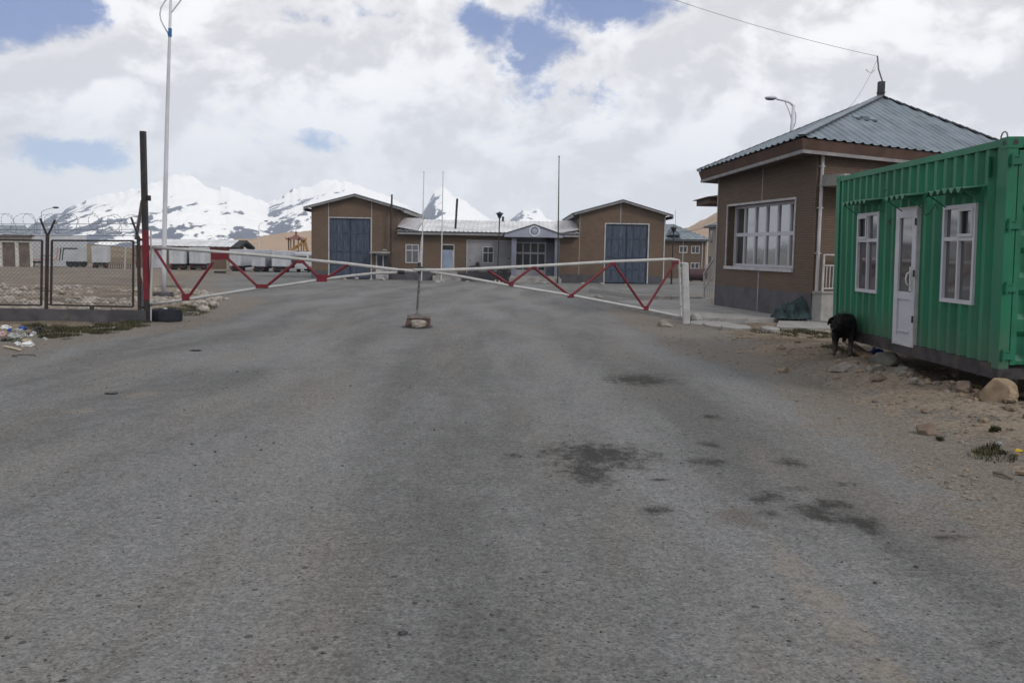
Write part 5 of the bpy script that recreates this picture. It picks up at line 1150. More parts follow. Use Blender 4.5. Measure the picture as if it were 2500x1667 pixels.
# shed with brown doors
S0 = GT(36, 652); Ys = S0.y; fs_ = frame((0, Ys, 0), (1, 0, 0), (0, -1, 0)); zs = S0.z
sh = thing('garage_shed', 'white shed with brown doors and grey roof beyond the razor wire fence', 'shed', tuple(S0)); sh['_world'] = True
SX = lambda px: P(px, 600, Ys).x
SZ = lambda py: P(40, py, Ys).z
b = MB(); hs = [(SX(a), SX(c_), zs - .3, SZ(592)) for a, c_ in ((-36, -4), (4, 36), (44, 72))]; panel_wall(fs_, SX(-60), SX(79.5), zs - .3, SZ(574), hs, .25, b); b.quad(fs_(SX(79.5), zs - .3), fs_(SX(79.5) - 4.3, zs - .3, -8), fs_(SX(79.5) - 4.3, SZ(574), -8), fs_(SX(79.5), SZ(574))); b.build('wall', M['shed_white'], sh)
for h in hs:
    b = MB(); b.fbox(fs_, h[0], h[1], zs, h[3], -.22, -.18); b.fbox(fs_, (h[0] + h[1]) / 2 - .03, (h[0] + h[1]) / 2 + .03, zs, h[3], -.18, -.16); b.fbox(fs_, h[0], h[1], zs + 1.0, zs + 1.1, -.18, -.165); b.build('door', M['door_brown'], sh)
b = MB(); ribbed(fs_(SX(-60), SZ(572), .6), fs_(SX(86), SZ(573), .6), fs_(SX(-60), SZ(555) + .3, -5), fs_(SX(62) - 2.6, SZ(555) + .3, -5), b, .7, .04); b.quad(fs_(SX(86), SZ(573), .6), fs_(SX(86) - 5, SZ(573), -9), fs_(SX(62) - 2.6, SZ(555) + .3, -5), fs_(SX(62) - 2.6, SZ(555) + .3, -5.01)); b.build('roof', M['roof'], sh)
b = MB(); b.fbox(fs_, SX(-60), SX(85), SZ(578), SZ(573.5), .0, .55); b.build('eave_board', M['soffit'], sh)
# trailers seen through the fence
def wheels(pairs, z, r, parent, w=.5):
    for x, y in pairs:
        b = MB(); b.lathe([(r * .55, -w / 2), (r, -w / 2 + .03), (r, w / 2 - .03), (r * .55, w / 2)], (x, y, z + r), 14, 'x'); b.build('wheel', M['rubber'], parent, False)
T0 = GT(145, 652); k = T0.y / F_PX; W_ = (214 - 76) * k / 1.118; Hh = 77 * k
tr = thing('semi_trailer', 'long white trailer with orange and dark stripes seen side on behind the fence', 'trailer', (T0.x, T0.y, slope(T0.y)), math.radians(26))
x0, x1 = -W_ / 2, W_ / 2
b = MB(); b.box((x0, 0, Hh * .18), (x1, 2.5, Hh)); 
for i in range(24): xx = lerp(x0, x1, (i + .5) / 24); b.box((xx - .02, -.025, Hh * .2), (xx + .02, -.001, Hh * .99))
b.build('box_body', M['canvas_white'], tr, False)
b = MB(); b.box((x0 + 1.2, .02, Hh * .02), (lerp(x0, x1, .62), .1, Hh * .18)); b.build('side_skirt', M['canvas_white'], tr, False)
b = MB(); b.box((x0 + .3, .3, Hh * .12), (x1 - .1, 2.2, Hh * .178)); b.build('chassis', M['truck_dark'], tr, False)
sx = lambda px: (px - 145) * k / 1.118; szz = lambda py: (652 - py) * k
b = MB(); b.box((sx(78), -.035, szz(634.5)), (sx(138), -.028, szz(633))); b.hexa([(sx(137), -.035, szz(634)), (sx(139), -.035, szz(634)), (sx(139), -.028, szz(634)), (sx(137), -.028, szz(634)), (sx(142), -.035, szz(605)), (sx(144.5), -.035, szz(605)), (sx(144.5), -.028, szz(605)), (sx(142), -.028, szz(605))]); b.build('orange_stripe', M['orange'], tr, False)
b = MB()
for q in (144.5, 151): b.hexa([(sx(q), -.035, szz(636)), (sx(q + 2.3), -.035, szz(636)), (sx(q + 2.3), -.028, szz(636)), (sx(q), -.028, szz(636)), (sx(q + 4.5), -.035, szz(605)), (sx(q + 7), -.035, szz(605)), (sx(q + 7), -.028, szz(605)), (sx(q + 4.5), -.028, szz(605))])
b.box((sx(156), -.036, szz(608)), (sx(191), -.027, szz(605))); b.build('dark_stripe', M['truck_dark'], tr, False)
wheels([(sx(80), .4)] , 0, .52, tr); 
for px in (172, 188, 204):
    b = MB(); b.lathe([(.3, -.15), (.52, -.13), (.52, .13), (.3, .15)], (sx(px), .35, .52), 14, 'y'); b.build('wheel', M['rubber'], tr, False)
def box_truck(px0, px1, pyt, pyb, pys, label, side=None, m='canvas_white', group='white box trucks parked in the yard', rot=0, length=7):
    """rear view of a parked box truck: box, doors, chassis, wheels, underrun bar"""
    p = GT((px0 + px1) / 2, pyb); k = p.y / F_PX; w, h, zf = (px1 - px0) * k, (pyb - pyt) * k, (pyb - pys) * k
    o = thing('box_truck', label, 'truck', (p.x, p.y, slope(p.y)), rot, group)
    b = MB(); b.box((-w / 2, 0, zf), (w / 2, length, h)); 
    for i in range(8): yy = length * (i + .5) / 8; b.box((w / 2, yy - .03, zf + .05), (w / 2 + .03, yy + .03, h - .05))
    bo = b.build('box_body', M[m], o, False)
    for s in (-1, 1): b = MB(); xa, xb = sorted((s * .03, s * (w / 2 - .06))); b.box((xa, -.05, zf + .06), (xb, -.004, h - .1)); d = b.build('rear_door', M[m], bo, False); b = MB(); b.tube([(s * .3, -.07, zf + .1), (s * .3, -.07, h - .12)], .025, 6); b.build('lock_rod', M['truck_grey'], d, False)
    b = MB(); b.box((-w * .35, .2, zf * .55), (w * .35, length + 2, zf - .01)); b.box((-w / 2 + .1, -.02, zf * .3), (w / 2 - .1, .1, zf * .5)); b.build('chassis', M['truck_dark'], o, False)
    wheels([(-w / 2 + .3, 1.2), (w / 2 - .3, 1.2), (-w / 2 + .3, 2.5), (w / 2 - .3, 2.5)], 0, zf * .44, o, .55)
    b = MB(); b.box((-w / 2 + .1, -.06, zf * .5), (-w / 2 + .4, -.02, zf * .68)); b.build('tail_light', M['red'], o, False); b = MB(); b.box((w / 2 - .4, -.06, zf * .5), (w / 2 - .1, -.02, zf * .68)); b.build('tail_light', M['red'], o, False)
    b = MB(); b.box((-w * .45, length + .3, zf), (w * .45, length + 2.2, h * .78)); b.build('cab', M[m], o, False)
    return o
box_truck(226, 262, 600, 654, 640, 'white box truck parked behind the striped trailer, seen through the wire fence', rot=math.radians(21))
box_truck(414, 449, 604, 658, 643, 'white box truck before the long brown shed nearest the tall lamp pole', m='canvas_white', rot=math.radians(12))
box_truck(463, 501, 603, 658.5, 643, 'white box truck before the middle of the long brown shed', rot=math.radians(14))
box_truck(561, 588, 609, 662, 649, 'white box truck nearest the broken gable of the brown shed', rot=math.radians(5))
box_truck(615, 647, 610, 664, 651, 'grey box truck between two white trucks beyond the brown shed', m='truck_grey', rot=math.radians(5))
box_truck(664, 698, 612.5, 665, 651, 'white box truck between the grey truck and the white coach', m='canvas_white', rot=math.radians(5))
p = GT(735, 665); k = p.y / F_PX; bs = thing('coach', 'white coach with dark window band partly hidden by a brown vehicle hall', 'bus', (p.x, p.y, slope(p.y)), math.radians(4))
w, h = 34 * k, 49 * k
b = MB(); b.box((-w / 2, 0, .45), (w / 2, 10, h)); o = b.build('body', M['canvas_white'], bs, False); md = o.modifiers.new('b', 'BEVEL'); md.width = .18; md.segments = 2
b = MB(); b.box((-w / 2 + .15, -.02, h * .66), (w / 2 - .15, .0, h * .82)); b.build('rear_window', M['pane'], bs, False)
b = MB(); b.box((-w / 2 - .02, .5, h * .6), (-w / 2 - .005, 9.5, h * .85)); b.box((w / 2 + .005, .5, h * .6), (w / 2 + .02, 9.5, h * .85)); b.build('side_windows', M['pane'], bs, False)
b = MB(); b.box((-w / 2 + .1, -.08, .4), (w / 2 - .1, -.0, .7)); b.build('bumper', M['truck_grey'], bs, False); wheels([(-w / 2 + .2, 2), (w / 2 - .2, 2), (-w / 2 + .2, 7.5), (w / 2 - .2, 7.5)], 0, .5, bs, .4)
# long brown shed
L0 = GT(450, 657.0); Yl = L0.y + 9; zl = slope(Yl); fl_ = frame((0, Yl, 0), (1, 0, 0), (0, -1, 0)); lx = lambda px: P(px, 620, Yl).x; lz = lambda px, py: P(px, py, Yl).z
ls = thing('long_shed', 'long low brown shed with grey roof and dark broken gable', 'shed', (lx(450), Yl, zl)); ls['_world'] = True
ez = lz(450, 601); b = MB(); b.box((lx(331), Yl, zl - .6), (lx(559), Yl + 7, ez)); b.build('wall', M['tile_far'], ls)
b = MB(); b.fbox(fl_, lx(331), lx(559), ez - .45, ez - .02, .0, .06); b.build('fascia', mat('red_brown_fascia', (.17, .06, .05), .8), ls)
b = MB(); rz = ez + .95; ribbed(fl_(lx(329), ez, .5), fl_(lx(566), ez, .5), fl_(lx(329), rz, -3.5), fl_(lx(566), rz, -3.5), b, .8, .04); b.quad(fl_(lx(329), rz, -3.5), fl_(lx(566), rz, -3.5), fl_(lx(566), ez, -7.5), fl_(lx(329), ez, -7.5)); b.build('roof', M['roof_far'], ls)
b = MB(); b.prism([fl_(lx(559) + .02, ez - .1, 0), fl_(lx(559) + .02, rz - .1, -3.5), fl_(lx(559) + .02, ez - .1, -7)], (.05, 0, 0)); b.prism([fl_(lx(566) + .02, ez + .0, .5), fl_(lx(566) + .02, rz + .02, -3.5), fl_(lx(566) + .02, ez, -7.5), fl_(lx(566) + .02, ez - .3, -7.5), fl_(lx(566) + .02, rz - .35, -3.5), fl_(lx(566) + .02, ez - .3, .5)], (1.1, 0, 0)); b.build('gable', M['truck_dark'], ls)
b = MB(); b.fbox(fl_, lx(364), lx(394), zl, ez - .7, .01, .08); b.fbox(fl_, lx(378.5), lx(379.5), zl, ez - .7, .08, .1); b.build('door', M['truck_grey'], ls)
b = MB(); b.fbox(fl_, lx(553), lx(559), zl, ez - .5, .0, .12); b.build('corner_pier', M['pale_wall'], ls)
q = P(580, 603, Yl + 6); b = MB(); b.box((lx(561), Yl + 3, zl), (lx(582), Yl + 8, ez - .3)); b.build('lean_to', M['truck_grey'], ls)
# pavilion and excavator behind the trucks
Yp = 205.0; pc = P(723, 600, Yp); zp_ = slope(Yp); kp = Yp / F_PX
pv_ = thing('pavilion', 'small pavilion with red upswept roof and thin columns before the dune', 'pavilion', (pc.x, Yp, zp_))
ze_ = P(723, 586, Yp).z - zp_; zt_ = P(723, 570, Yp).z - zp_; R_ = 27 * kp
b = MB(); rings = []; nS = 48
for s in range(9):
    f_ = s / 8; ring = []
    for kk in range(nS):
        a = 2 * math.pi * kk / nS; hexr = math.cos(math.pi / 6) / math.cos(((a) % (math.pi / 3)) - math.pi / 6); cr = abs(((a / (math.pi / 3)) % 1) - .5) * 2
        r_ = R_ * f_ * hexr; z_ = lerp(zt_, ze_, f_ ** .72) + (.55 * cr ** 4 * f_ ** 5)
        ring.append(V((r_ * math.cos(a), r_ * math.sin(a), z_)))
    rings += ring
b.add(rings, [(s * nS + kk, s * nS + (kk + 1) % nS, (s + 1) * nS + (kk + 1) % nS, (s + 1) * nS + kk) for s in range(8) for kk in range(nS)]); b.build('roof', M['terracotta'], pv_, False)
b = MB(); b.lathe([(.16, zt_ - .1), (.3, zt_ + .15), (.1, zt_ + .35), (.03, zt_ + .85)], (0, 0, 0), 8); b.build('finial', M['terracotta'], pv_, False)
for kk in range(6): a = math.pi / 3 * kk; b = MB(); b.tube([(R_ * .68 * math.cos(a), R_ * .68 * math.sin(a), 0), (R_ * .68 * math.cos(a), R_ * .68 * math.sin(a), ze_ + .1)], .16, 8); b.build('column', M['wood'], pv_, False)
b = MB(); b.lathe([(R_ * .72, -.5), (R_ * .72, ze_ - 2.3)], (0, 0, 0), 6); b.build('base_wall', M['plaster'], pv_, False)
Ye = 176.0; ke = Ye / F_PX; eo_ = P(712, 650, Ye); ze0 = slope(Ye)
ex = thing('excavator', 'yellow excavator arm raised above the parked trucks before the red pavilion', 'excavator', (eo_.x, Ye, ze0)); ex['_world'] = True
b = MB(); p0, p1, p2 = P(707, 614, Ye), P(727, 601, Ye), P(745, 588.5, Ye); b.bar(P(700, 640, Ye), p0 + V((0, 0, .05)), .4, .5); b.bar(p0, p1, .4, .55); b.bar(p1 - V((.1, 0, .05)), p2, .4, .5); b.build('boom', M['yellow'], ex)
b = MB(); b.bar(P(743, 585, Ye), P(751.5, 616, Ye), .35, .5); b.bar(P(739, 590, Ye), P(747, 584, Ye), .4, .5); b.build('stick', M['yellow'], ex)
b = MB(); q = P(752, 622, Ye); b.prism([q + V((-.6, -.5, .6)), q + V((.5, -.5, .6)), q + V((.9, -.5, -.4)), q + V((.1, -.5, -1.0)), q + V((-.7, -.5, -.3))], (0, 1.0, 0)); b.build('bucket', M['truck_dark'], ex)
b = MB(); b.box((eo_.x - 2.2, Ye - 1.2, ze0 + 1.1), (eo_.x + .6, Ye + 1.3, ze0 + 2.0)); b.box((eo_.x - .7, Ye - 1.1, ze0 + 2.0), (eo_.x + .5, Ye - .1, ze0 + 3.0)); b.build('body', M['yellow'], ex)
for s in (-1.3, .9): b = MB(); b.box((eo_.x - 2.3, Ye + s, ze0), (eo_.x + 1.2, Ye + s + .5, ze0 + .95)); b.build('track', M['truck_dark'], ex)
# slim pickets and a post beyond the rubble field
pk0 = GT(292, 656); k = pk0.y / F_PX
pf = thing('picket_fence', 'row of thin dark pickets beyond the rubble field', 'fence', tuple(pk0)); pf['_world'] = True
b = MB(); 
for i in range(12): p = P(264 + i * 5.4, 656, pk0.y); b.box((p.x - .05, p.y, slope(p.y) - .1), (p.x + .05, p.y + .08, slope(p.y) + 13 * k + .15 * rnd.random()))
b.build('pickets', M['wood_grey'], pf)
b = MB(); b.bar(P(263, 646, pk0.y), P(325, 647, pk0.y), .04, .06); b.build('rail', M['wood_grey'], pf)
a = GT(304, 657); b = MB(); b.tube([a - V((0, 0, .2)), P(307, 603, a.y)], .09, 8); tag(b.build('post', M['white_worn'], loc=tuple(a)), 'slim white post rising from the row of thin dark pickets', 'post')
a = GT(535, 666); b = MB(); b.box((a.x - .5, a.y, a.z - .02), (a.x + .55, a.y + .4, a.z + .14)); tag(b.build('beam', M['truck_dark'], loc=tuple(a)), 'short dark beam lying on the yard before the brown shed', 'beam')
# ------------------------------------------------------------------ dog
def fur_material():
    m = bpy.data.materials.new('dog_fur'); m.use_nodes = True; nt = m.node_tree; b = nt.nodes['Principled BSDF']
    tc = N(nt, 'ShaderNodeTexCoord'); sp = N(nt, 'ShaderNodeSeparateXYZ'); L(nt, tc.outputs['Object'], sp.inputs[0])
    n = noise_n(nt, tc.outputs['Object'], 9, 5, .6)
    legs = smooth_n(nt, math_n(nt, 'ADD', sp.outputs[2], math_n(nt, 'MULTIPLY', math_n(nt, 'SUBTRACT', n, .5), .16)), .25, .13)
    c = mix_n(nt, n, (.006, .006, .007), (.014, .012, .013)); c = mix_n(nt, math_n(nt, 'MULTIPLY', legs, .9), c, mix_n(nt, n, (.05, .042, .036), (.105, .09, .075)))
    rf_ = math_n(nt, 'MULTIPLY', smooth_n(nt, math_n(nt, 'ABSOLUTE', math_n(nt, 'SUBTRACT', sp.outputs[0], .27)), .07, .01), smooth_n(nt, n, .45, .65)); c = mix_n(nt, math_n(nt, 'MULTIPLY', rf_, .7), c, (.045, .042, .04))
    mz = smooth_n(nt, sp.outputs[0], .53, .6); c = mix_n(nt, math_n(nt, 'MULTIPLY', mz, .6), c, (.03, .021, .017))
    L(nt, c, b.inputs['Base Color']); b.inputs['Roughness'].default_value = .85; b.inputs['Specular IOR Level'].default_value = .12
    bp = N(nt, 'ShaderNodeBump'); bp.inputs['Strength'].default_value = .9; bp.inputs['Distance'].default_value = .02
    L(nt, noise_n(nt, tc.outputs['Object'], 45, 5, .7), bp.inputs['Height']); L(nt, bp.outputs[0], b.inputs['Normal']); return m
M['fur'] = fur_material()
DG = [((-.27, 0, .50), .15, -1), ((-.05, 0, .495), .165, 0), ((.16, 0, .46), .18, 1), ((.27, -.02, .47), .14, 2), ((.345, -.04, .505), .115, 3), ((.42, -.06, .51), .118, 4), ((.50, -.09, .46), .07, 5), ((.56, -.11, .42), .054, 6),
      ((-.37, 0, .48), .06, 0), ((-.44, 0, .36), .055, 8), ((-.45, 0, .24), .045, 9), ((-.43, 0, .16), .025, 10)]
for s in (-1, 1):
    i0 = len(DG)
    DG += [((.20, .105 * s, .39), .07, 2), ((.19, .115 * s, .28), .045, i0), ((.215, .11 * s, .15), .03, i0 + 1), ((.215, .11 * s, .045), .03, i0 + 2), ((.26, .11 * s, .025), .03, i0 + 3)]
    i0 = len(DG)
    hx = .05 if s > 0 else -.03
    DG += [((-.27, .10 * s, .40), .1, 0), ((-.2 + hx, .115 * s, .28), .06, i0), ((-.35 + hx, .11 * s, .17), .031, i0 + 1), ((-.32 + hx, .11 * s, .045), .028, i0 + 2), ((-.275 + hx, .11 * s, .025), .028, i0 + 3)]
dp = GT(2055, 871); DSC = 1.02
me = bpy.data.meshes.new('dog'); me.from_pydata([V(p) for p, r, q in DG], [(q, i) for i, (p, r, q) in enumerate(DG) if q >= 0], []); me.update()
dog = bpy.data.objects.new('dog', me); C.objects.link(dog); me.materials.append(M['fur'])
sk = dog.modifiers.new('skin', 'SKIN'); sk.use_smooth_shade = True
for i, (p, r, q) in enumerate(DG): me.skin_vertices[0].data[i].radius = (r, r); me.skin_vertices[0].data[i].use_root = (i == 0)
sb_ = dog.modifiers.new('sub', 'SUBSURF'); sb_.levels = 2; sb_.render_levels = 2
tx = bpy.data.textures.new('fur_lumps', 'CLOUDS'); tx.noise_scale = .035; dsp = dog.modifiers.new('lumps', 'DISPLACE'); dsp.texture = tx; dsp.strength = .022; dsp.mid_level = .5
hd_ = V((-.37, -.929, 0)); dog.rotation_euler = (0, 0, math.atan2(hd_.y, hd_.x)); dog.scale = (DSC,) * 3
dog.location = dp - hd_ * .23 * DSC + V((0, 0, .003)); dog.location.z = gz(dp.x, dp.y) + .0
tag(dog, 'black shaggy dog with greyish legs standing by the far corner of green container', 'dog')
hq = V((.94, -.34, 0)); hl = V((.34, .94, 0)); hb = V((.42, -.06, .51))           # head: forward, left, centre
for s in (-1, 1):
    b = MB(); e0 = hb + hl * .085 * s + V((0, 0, .09)); b.add([e0, e0 + hq * .05 + V((0, 0, -.005)), e0 + hq * .05 + hl * .06 * s + V((0, 0, -.08)), e0 + hq * .02 + hl * .075 * s + V((0, 0, -.13)), e0 - hq * .03 + hl * .05 * s + V((0, 0, -.08)), e0 + hq * .01 + hl * .06 * s + V((0, 0, -.035))], [(0, 1, 5), (1, 2, 5), (2, 3, 5), (3, 4, 5), (4, 0, 5)])
    o = b.build('ear', M['fur'], dog, False); md = o.modifiers.new('t', 'SOLIDIFY'); md.thickness = .018
    b = MB(); p_ = hb + hq * .108 + hl * .05 * s + V((0, 0, .02)); b.blob(p_, (.012, .012, .012), 1, 0, 1, 2); b.build('eye', M['bag_black'], dog, False)
b = MB(); b.blob(hb + hq * .20 + V((0, 0, -.085)), (.022, .022, .018), 1, .05, 1, 2); b.build('nose', M['bag_black'], dog, False)
# shaggy coat: many short tufts over back, ruff and tail
b = MB(); rf = random.Random(5)
def tuft(p, d, l, w):
    d = V(d).normalized(); sd = d.cross(V((0, 0, 1))) if abs(d.z) < .9 else V((1, 0, 0)); sd.normalize(); b.add([p - sd * w, p + sd * w, p + d * l], [(0, 1, 2)])
for i in range(2600):
    k = rf.random(); segs_ = [(0, 1), (1, 2), (2, 3), (3, 4), (4, 5), (8, 9), (9, 10), (0, 8)]; a_, c_ = rf.choice(segs_); pa, ra = V(DG[a_][0]), DG[a_][1]; pc_, rc = V(DG[c_][0]), DG[c_][1]
    ctr = lerp(pa, pc_, k); r_ = lerp(ra, rc, k) * .94; ax = (pc_ - pa).normalized(); th = rf.random() * 2 * math.pi; o1 = ax.orthogonal().normalized(); o2 = ax.cross(o1); n_ = o1 * math.cos(th) + o2 * math.sin(th)
    tuft(ctr + n_ * r_, n_ * .6 + V((-.6, 0, -.6)), rf.uniform(.03, .06), rf.uniform(.006, .012))
b.build('coat', M['fur'], dog, False)

# ------------------------------------------------------------------ stones, boards and bags under the container
for a in [
 (2159, 894, 80, 36, 'rock_green', 'largest flat grey green slab rock beside the container sill', 11, .3, .8, .16),
 (2198, 912, 58, 19, 'rock_green', 'low flat grey green rock in front of the largest slab rock', 12, .3, .8, .2),
 (2217, 900, 30, 17, 'rock_green', 'small blocky grey green rock behind the low flat rock', 13, .4, .8, .25),
 (2123, 913, 20, 20, 'rock_grey', 'small upright grey stone between long flat rock and low flat rock', 14, .5, .8, .25),
 (2151, 908, 34, 13, 'rock_green', 'thin flat stone between the small upright stone and low flat rock', 15, .3, .7, .2),
 (2068, 909, 84, 21, 'rock_grey', 'long flat weathered rock in front of the dog', 16, .3, .6, .25),
 (2148, 930, 44, 15, 'rock_red', 'reddish angular stone in the dirt below the flat rocks', 17, .4, .7, .3),
 (2353, 960, 42, 32, 'rock_red', 'round brownish rock under the container near the big tan boulder', 18, .5, .9, .22),
 (2442, 988, 88, 62, 'rock_tan', 'big tan boulder propping the near corner of the container', 19, .55, .75, .18),
 (2262, 1066, 52, 34, 'rock_red', 'pinkish half buried stone at the edge of the road', 20, .35, .8, .22),
 (2137, 983, 14, 10, 'rock_red', 'small dark stone alone on the dirt below the reddish angular stone', 21, .5, .8, .3),
 (2262, 1008, 22, 11, 'rock_red', 'small brown stone near the pinkish half buried stone', 22, .5, .8, .3),
 (2333, 1001, 22, 9, 'rock_red', 'small flat brown stone below the round brownish rock', 23, .4, .8, .3),
 (1914, 911, 26, 15, 'rock_tan', 'lone tan stone on the open gravel away from the container', 24, .5, .8, .25),
 (2310, 955, 30, 17, 'rock_red', 'crumbly brown clod on the far side of the round brownish rock', 25, .4, .9, .5),
 (2390, 975, 34, 20, 'rock_red', 'crumbly brown clod between round rock and big tan boulder', 26, .4, .9, .5),
 (2470, 938, 34, 22, 'rock_grey', 'grey stone wedged between big tan boulder and container corner', 27, .5, .9, .25)]:
    rock(a[0], a[1], a[2], a[3], a[4], a[5], a[6], a[7], a[8], a[9])
rs = random.Random(21)
for i in range(34):
    px = rs.uniform(2190, 2400); py = 893 + (px - 2190) * .36 + rs.uniform(-6, 26); w_ = rs.uniform(9, 22); rock(px, py, w_, w_ * .6, rs.choice(['rock_red', 'rock_grey', 'rock_tan']), 'broken stone or clod in the shade line below the container', 600 + i, .4, .9, .4, 'broken stones along the container foot', 2)
for i in range(46):                                              # loose stones nothing tells apart
    px, py = rs.uniform(2120, 2500), rs.uniform(985, 1250)
    if py > 1000 + (px - 2100) * .9 + 60 or (2225 < px < 2300 and 1020 < py < 1075): continue
    w_ = rs.uniform(6, 13); rock(px, py, w_, w_ * .55, rs.choice(['rock_grey', 'rock_red', 'rock_tan']), 'small loose stone lying on the dirt bank before the container', 100 + i, .4, .9, .3, 'small loose stones on the dirt bank', 1)
pa, pb = GT(2078, 846), GT(2124, 878); b = MB(); b.bar(pa + V((0, .05, .04)), pb + V((0, 0, .03)), .16, .03); tag(b.build('plank', M['wood'], loc=tuple(pa)), 'brown plank lying on the ground behind the dog legs', 'plank')
pa, pb = GT(2425, 1158), GT(2472, 1172); b = MB(); b.tube([pa + V((0, 0, .015)), lerp(pa, pb, .5) + V((0, 0, .03)), pb + V((0, 0, .012))], [.012, .018, .008], 6); tag(b.build('stick', M['wood_grey'], loc=tuple(pa)), 'grey driftwood stick lying on gravel at the road edge', 'stick')
pa, pb = GT(2482, 1158), GT(2512, 1162); b = MB(); b.bar(pa + V((0, 0, .02)), pb + V((0, 0, .02)), .05, .02); tag(b.build('wood_piece', M['wood'], loc=tuple(pa)), 'pale flat wood piece beside the grey driftwood stick', 'wood')
def bag(px, py, pxw, pxh, m, label, seed, name='plastic_bag', cat='litter', group=None, amp=.55, depth=.7, rot=0):
    p = GT(px, py); k = p.y / F_PX; b = MB(); sx, sz = pxw * k / 2, pxh * k * .62; b.blob(p + V((0, sx * .3, sz * .5)), (sx, sx * depth, sz), seed, amp, 2.2, 3, .55, rot); o = b.build(name, M[m], loc=tuple(p)); return tag(o, label, cat, group)
bag(2142, 868, 42, 19, 'bag_blue', 'crumpled blue plastic bag under the container behind largest slab rock', 31)
bag(2487, 1103, 17, 8, 'yellow_bag', 'yellow wrapper lying in the gravel below the big tan boulder', 32)
bag(2440, 1086, 16, 9, 'bag_grey', 'pale scrap in the gravel beside the yellow wrapper', 33)
p = GT(2020, 812); b = MB(); b.lathe([(.02, .0), (.045, .01), (.05, .025), (.042, .022)], p + V((0, 0, .005)), 14); tag(b.build('dish', M['bag_white'], loc=tuple(p)), 'small white dish on the grass beside the dog', 'dish')
# tarpaulin heap against the guard house
tp_ = G(1945, 779, .085); b = MB(); kk = tp_.y / F_PX; W_, Hh = 93 * kk, 54 * kk; nx, ny = 60, 36; vs_ = []
rt = random.Random(9)
for j in range(ny):
    for i in range(nx):
        u, v = i / (nx - 1), j / (ny - 1); sil = interp([(0, .25), (.12, .42), (.3, .56), (.55, .78), (.68, 1.0), (.78, .72), (.9, .4), (1, .05)], u)
        z = sil * Hh * math.sin(math.pi * min(1, v * .9 + .08)) ** .7 if v < .98 else 0
        n_ = mn.noise(V((u * 5, v * 4, 3))) * .2 + mn.noise(V((u * 14, v * 11, 1))) * .12 - abs(mn.noise(V((u * 9 + v * 6, v * 3, 6)))) * .45 + .1
        if j == 0 or j == ny - 1 or i in (0, nx - 1): z *= .1; n_ *= .2
        vs_.append(tp_ + V(((u - .5) * W_ + .05 * mn.noise(V((u * 6, v * 6, 8))), (v - .2) * .8, max(0, z + n_ * Hh * .9))))
b.add(vs_, [(j * nx + i, j * nx + i + 1, (j + 1) * nx + i + 1, (j + 1) * nx + i) for j in range(ny - 1) for i in range(nx - 1)])
tag(b.build('tarpaulin', M['net'], loc=tuple(tp_)), 'crumpled dark green tarpaulin heaped against the guard house by the landing', 'tarpaulin')

# ------------------------------------------------------------------ rubbish heap at far left
LIT = [(12, 804, 26, 11, 'bag_white', 'white plastic sheet at the back of the rubbish heap', 'plastic_sheet'), (54, 805, 18, 9, 'bag_blue', 'crumpled bright blue bag at the back of the rubbish heap', 'plastic_bag'), (23, 809, 9, 8, 'bag_blue', 'small purple blue can beside the white plastic sheet', 'can'),
       (6, 820, 16, 12, 'pinkish', 'pinkish paper bag in the rubbish heap below the white sheet', 'paper_bag'), (43, 813, 22, 12, 'bag_grey', 'grey plastic bag below the bright blue bag', 'plastic_bag'), (32, 829, 32, 16, 'bag_grey', 'largest grey plastic bag in the middle of the rubbish heap', 'plastic_bag'),
       (57, 823, 18, 10, 'bag_grey', 'grey bag between largest grey bag and the torn black bag', 'plastic_bag'), (92, 812, 28, 15, 'bag_black', 'torn black plastic bag where the rubbish heap meets the grass', 'plastic_bag'), (80, 819, 15, 10, 'bag_grey', 'grey bag touching the torn black bag', 'plastic_bag'),
       (10, 833, 18, 8, 'bag_black', 'small dark bag in front of the pinkish paper bag', 'plastic_bag'), (66, 846, 28, 12, 'bag_white', 'white bag with red tip at the front of the rubbish heap', 'plastic_bag'), (42, 842, 17, 8, 'bag_white', 'whitish crumpled bag beside the white and red bag', 'plastic_bag'),
       (62, 834, 28, 7, 'card', 'flattened pale cardboard in front of the grey bags', 'cardboard'), (108, 830, 13, 7, 'bag_grey', 'small grey scrap at the grass edge beside the cardboard', 'scrap'), (40, 836, 20, 9, 'rock_green', 'dull green sack under the largest grey bag', 'sack')]
for i, (px, py, w_, h_, m_, lb, nm) in enumerate(LIT): bag(px, py, w_, h_, m_, lb, 50 + i, nm, 'litter', 'rubbish heap by the low wall')
bag(54, 845, 6, 6, 'red', 'red plastic scrap against the white bag at the front of rubbish heap', 80, 'scrap', 'litter', 'rubbish heap by the low wall')
pa, pb = GT(74, 821), GT(105, 810); b = MB(); d_ = (pb - pa).normalized(); b.tube([pa, lerp(pa, pb, .05), lerp(pa, pb, .75), lerp(pa, pb, .86), pb], [.02, .034, .034, .014, .014], 10); bt = b.build('bottle', M['bag_white'], loc=tuple(pa)); tag(bt, 'plastic bottle with blue label below the torn black bag', 'bottle'); b = MB(); b.tube([lerp(pa, pb, .3), lerp(pa, pb, .62)], .036, 10); b.build('bottle_label', M['bag_blue'], bt)
pa, pb = GT(10, 848), GT(49, 857); b = MB(); b.bar(pa + V((0, 0, .02)), pb + V((0, 0, .02)), .05, .02); tag(b.build('lath', M['card'], loc=tuple(pa)), 'long pale lath lying in front of the rubbish heap', 'lath')
pa = GT(58, 870); b = MB(); b.tube([pa + V((.1 * math.cos(t) * 1.6, .12 * math.sin(t), .012)) for t in [k * .3 for k in range(16)]], .006, 5); tag(b.build('wire_loop', M['black_metal'], loc=tuple(pa)), 'dark wire loop on the dirt before the rubbish heap', 'wire')
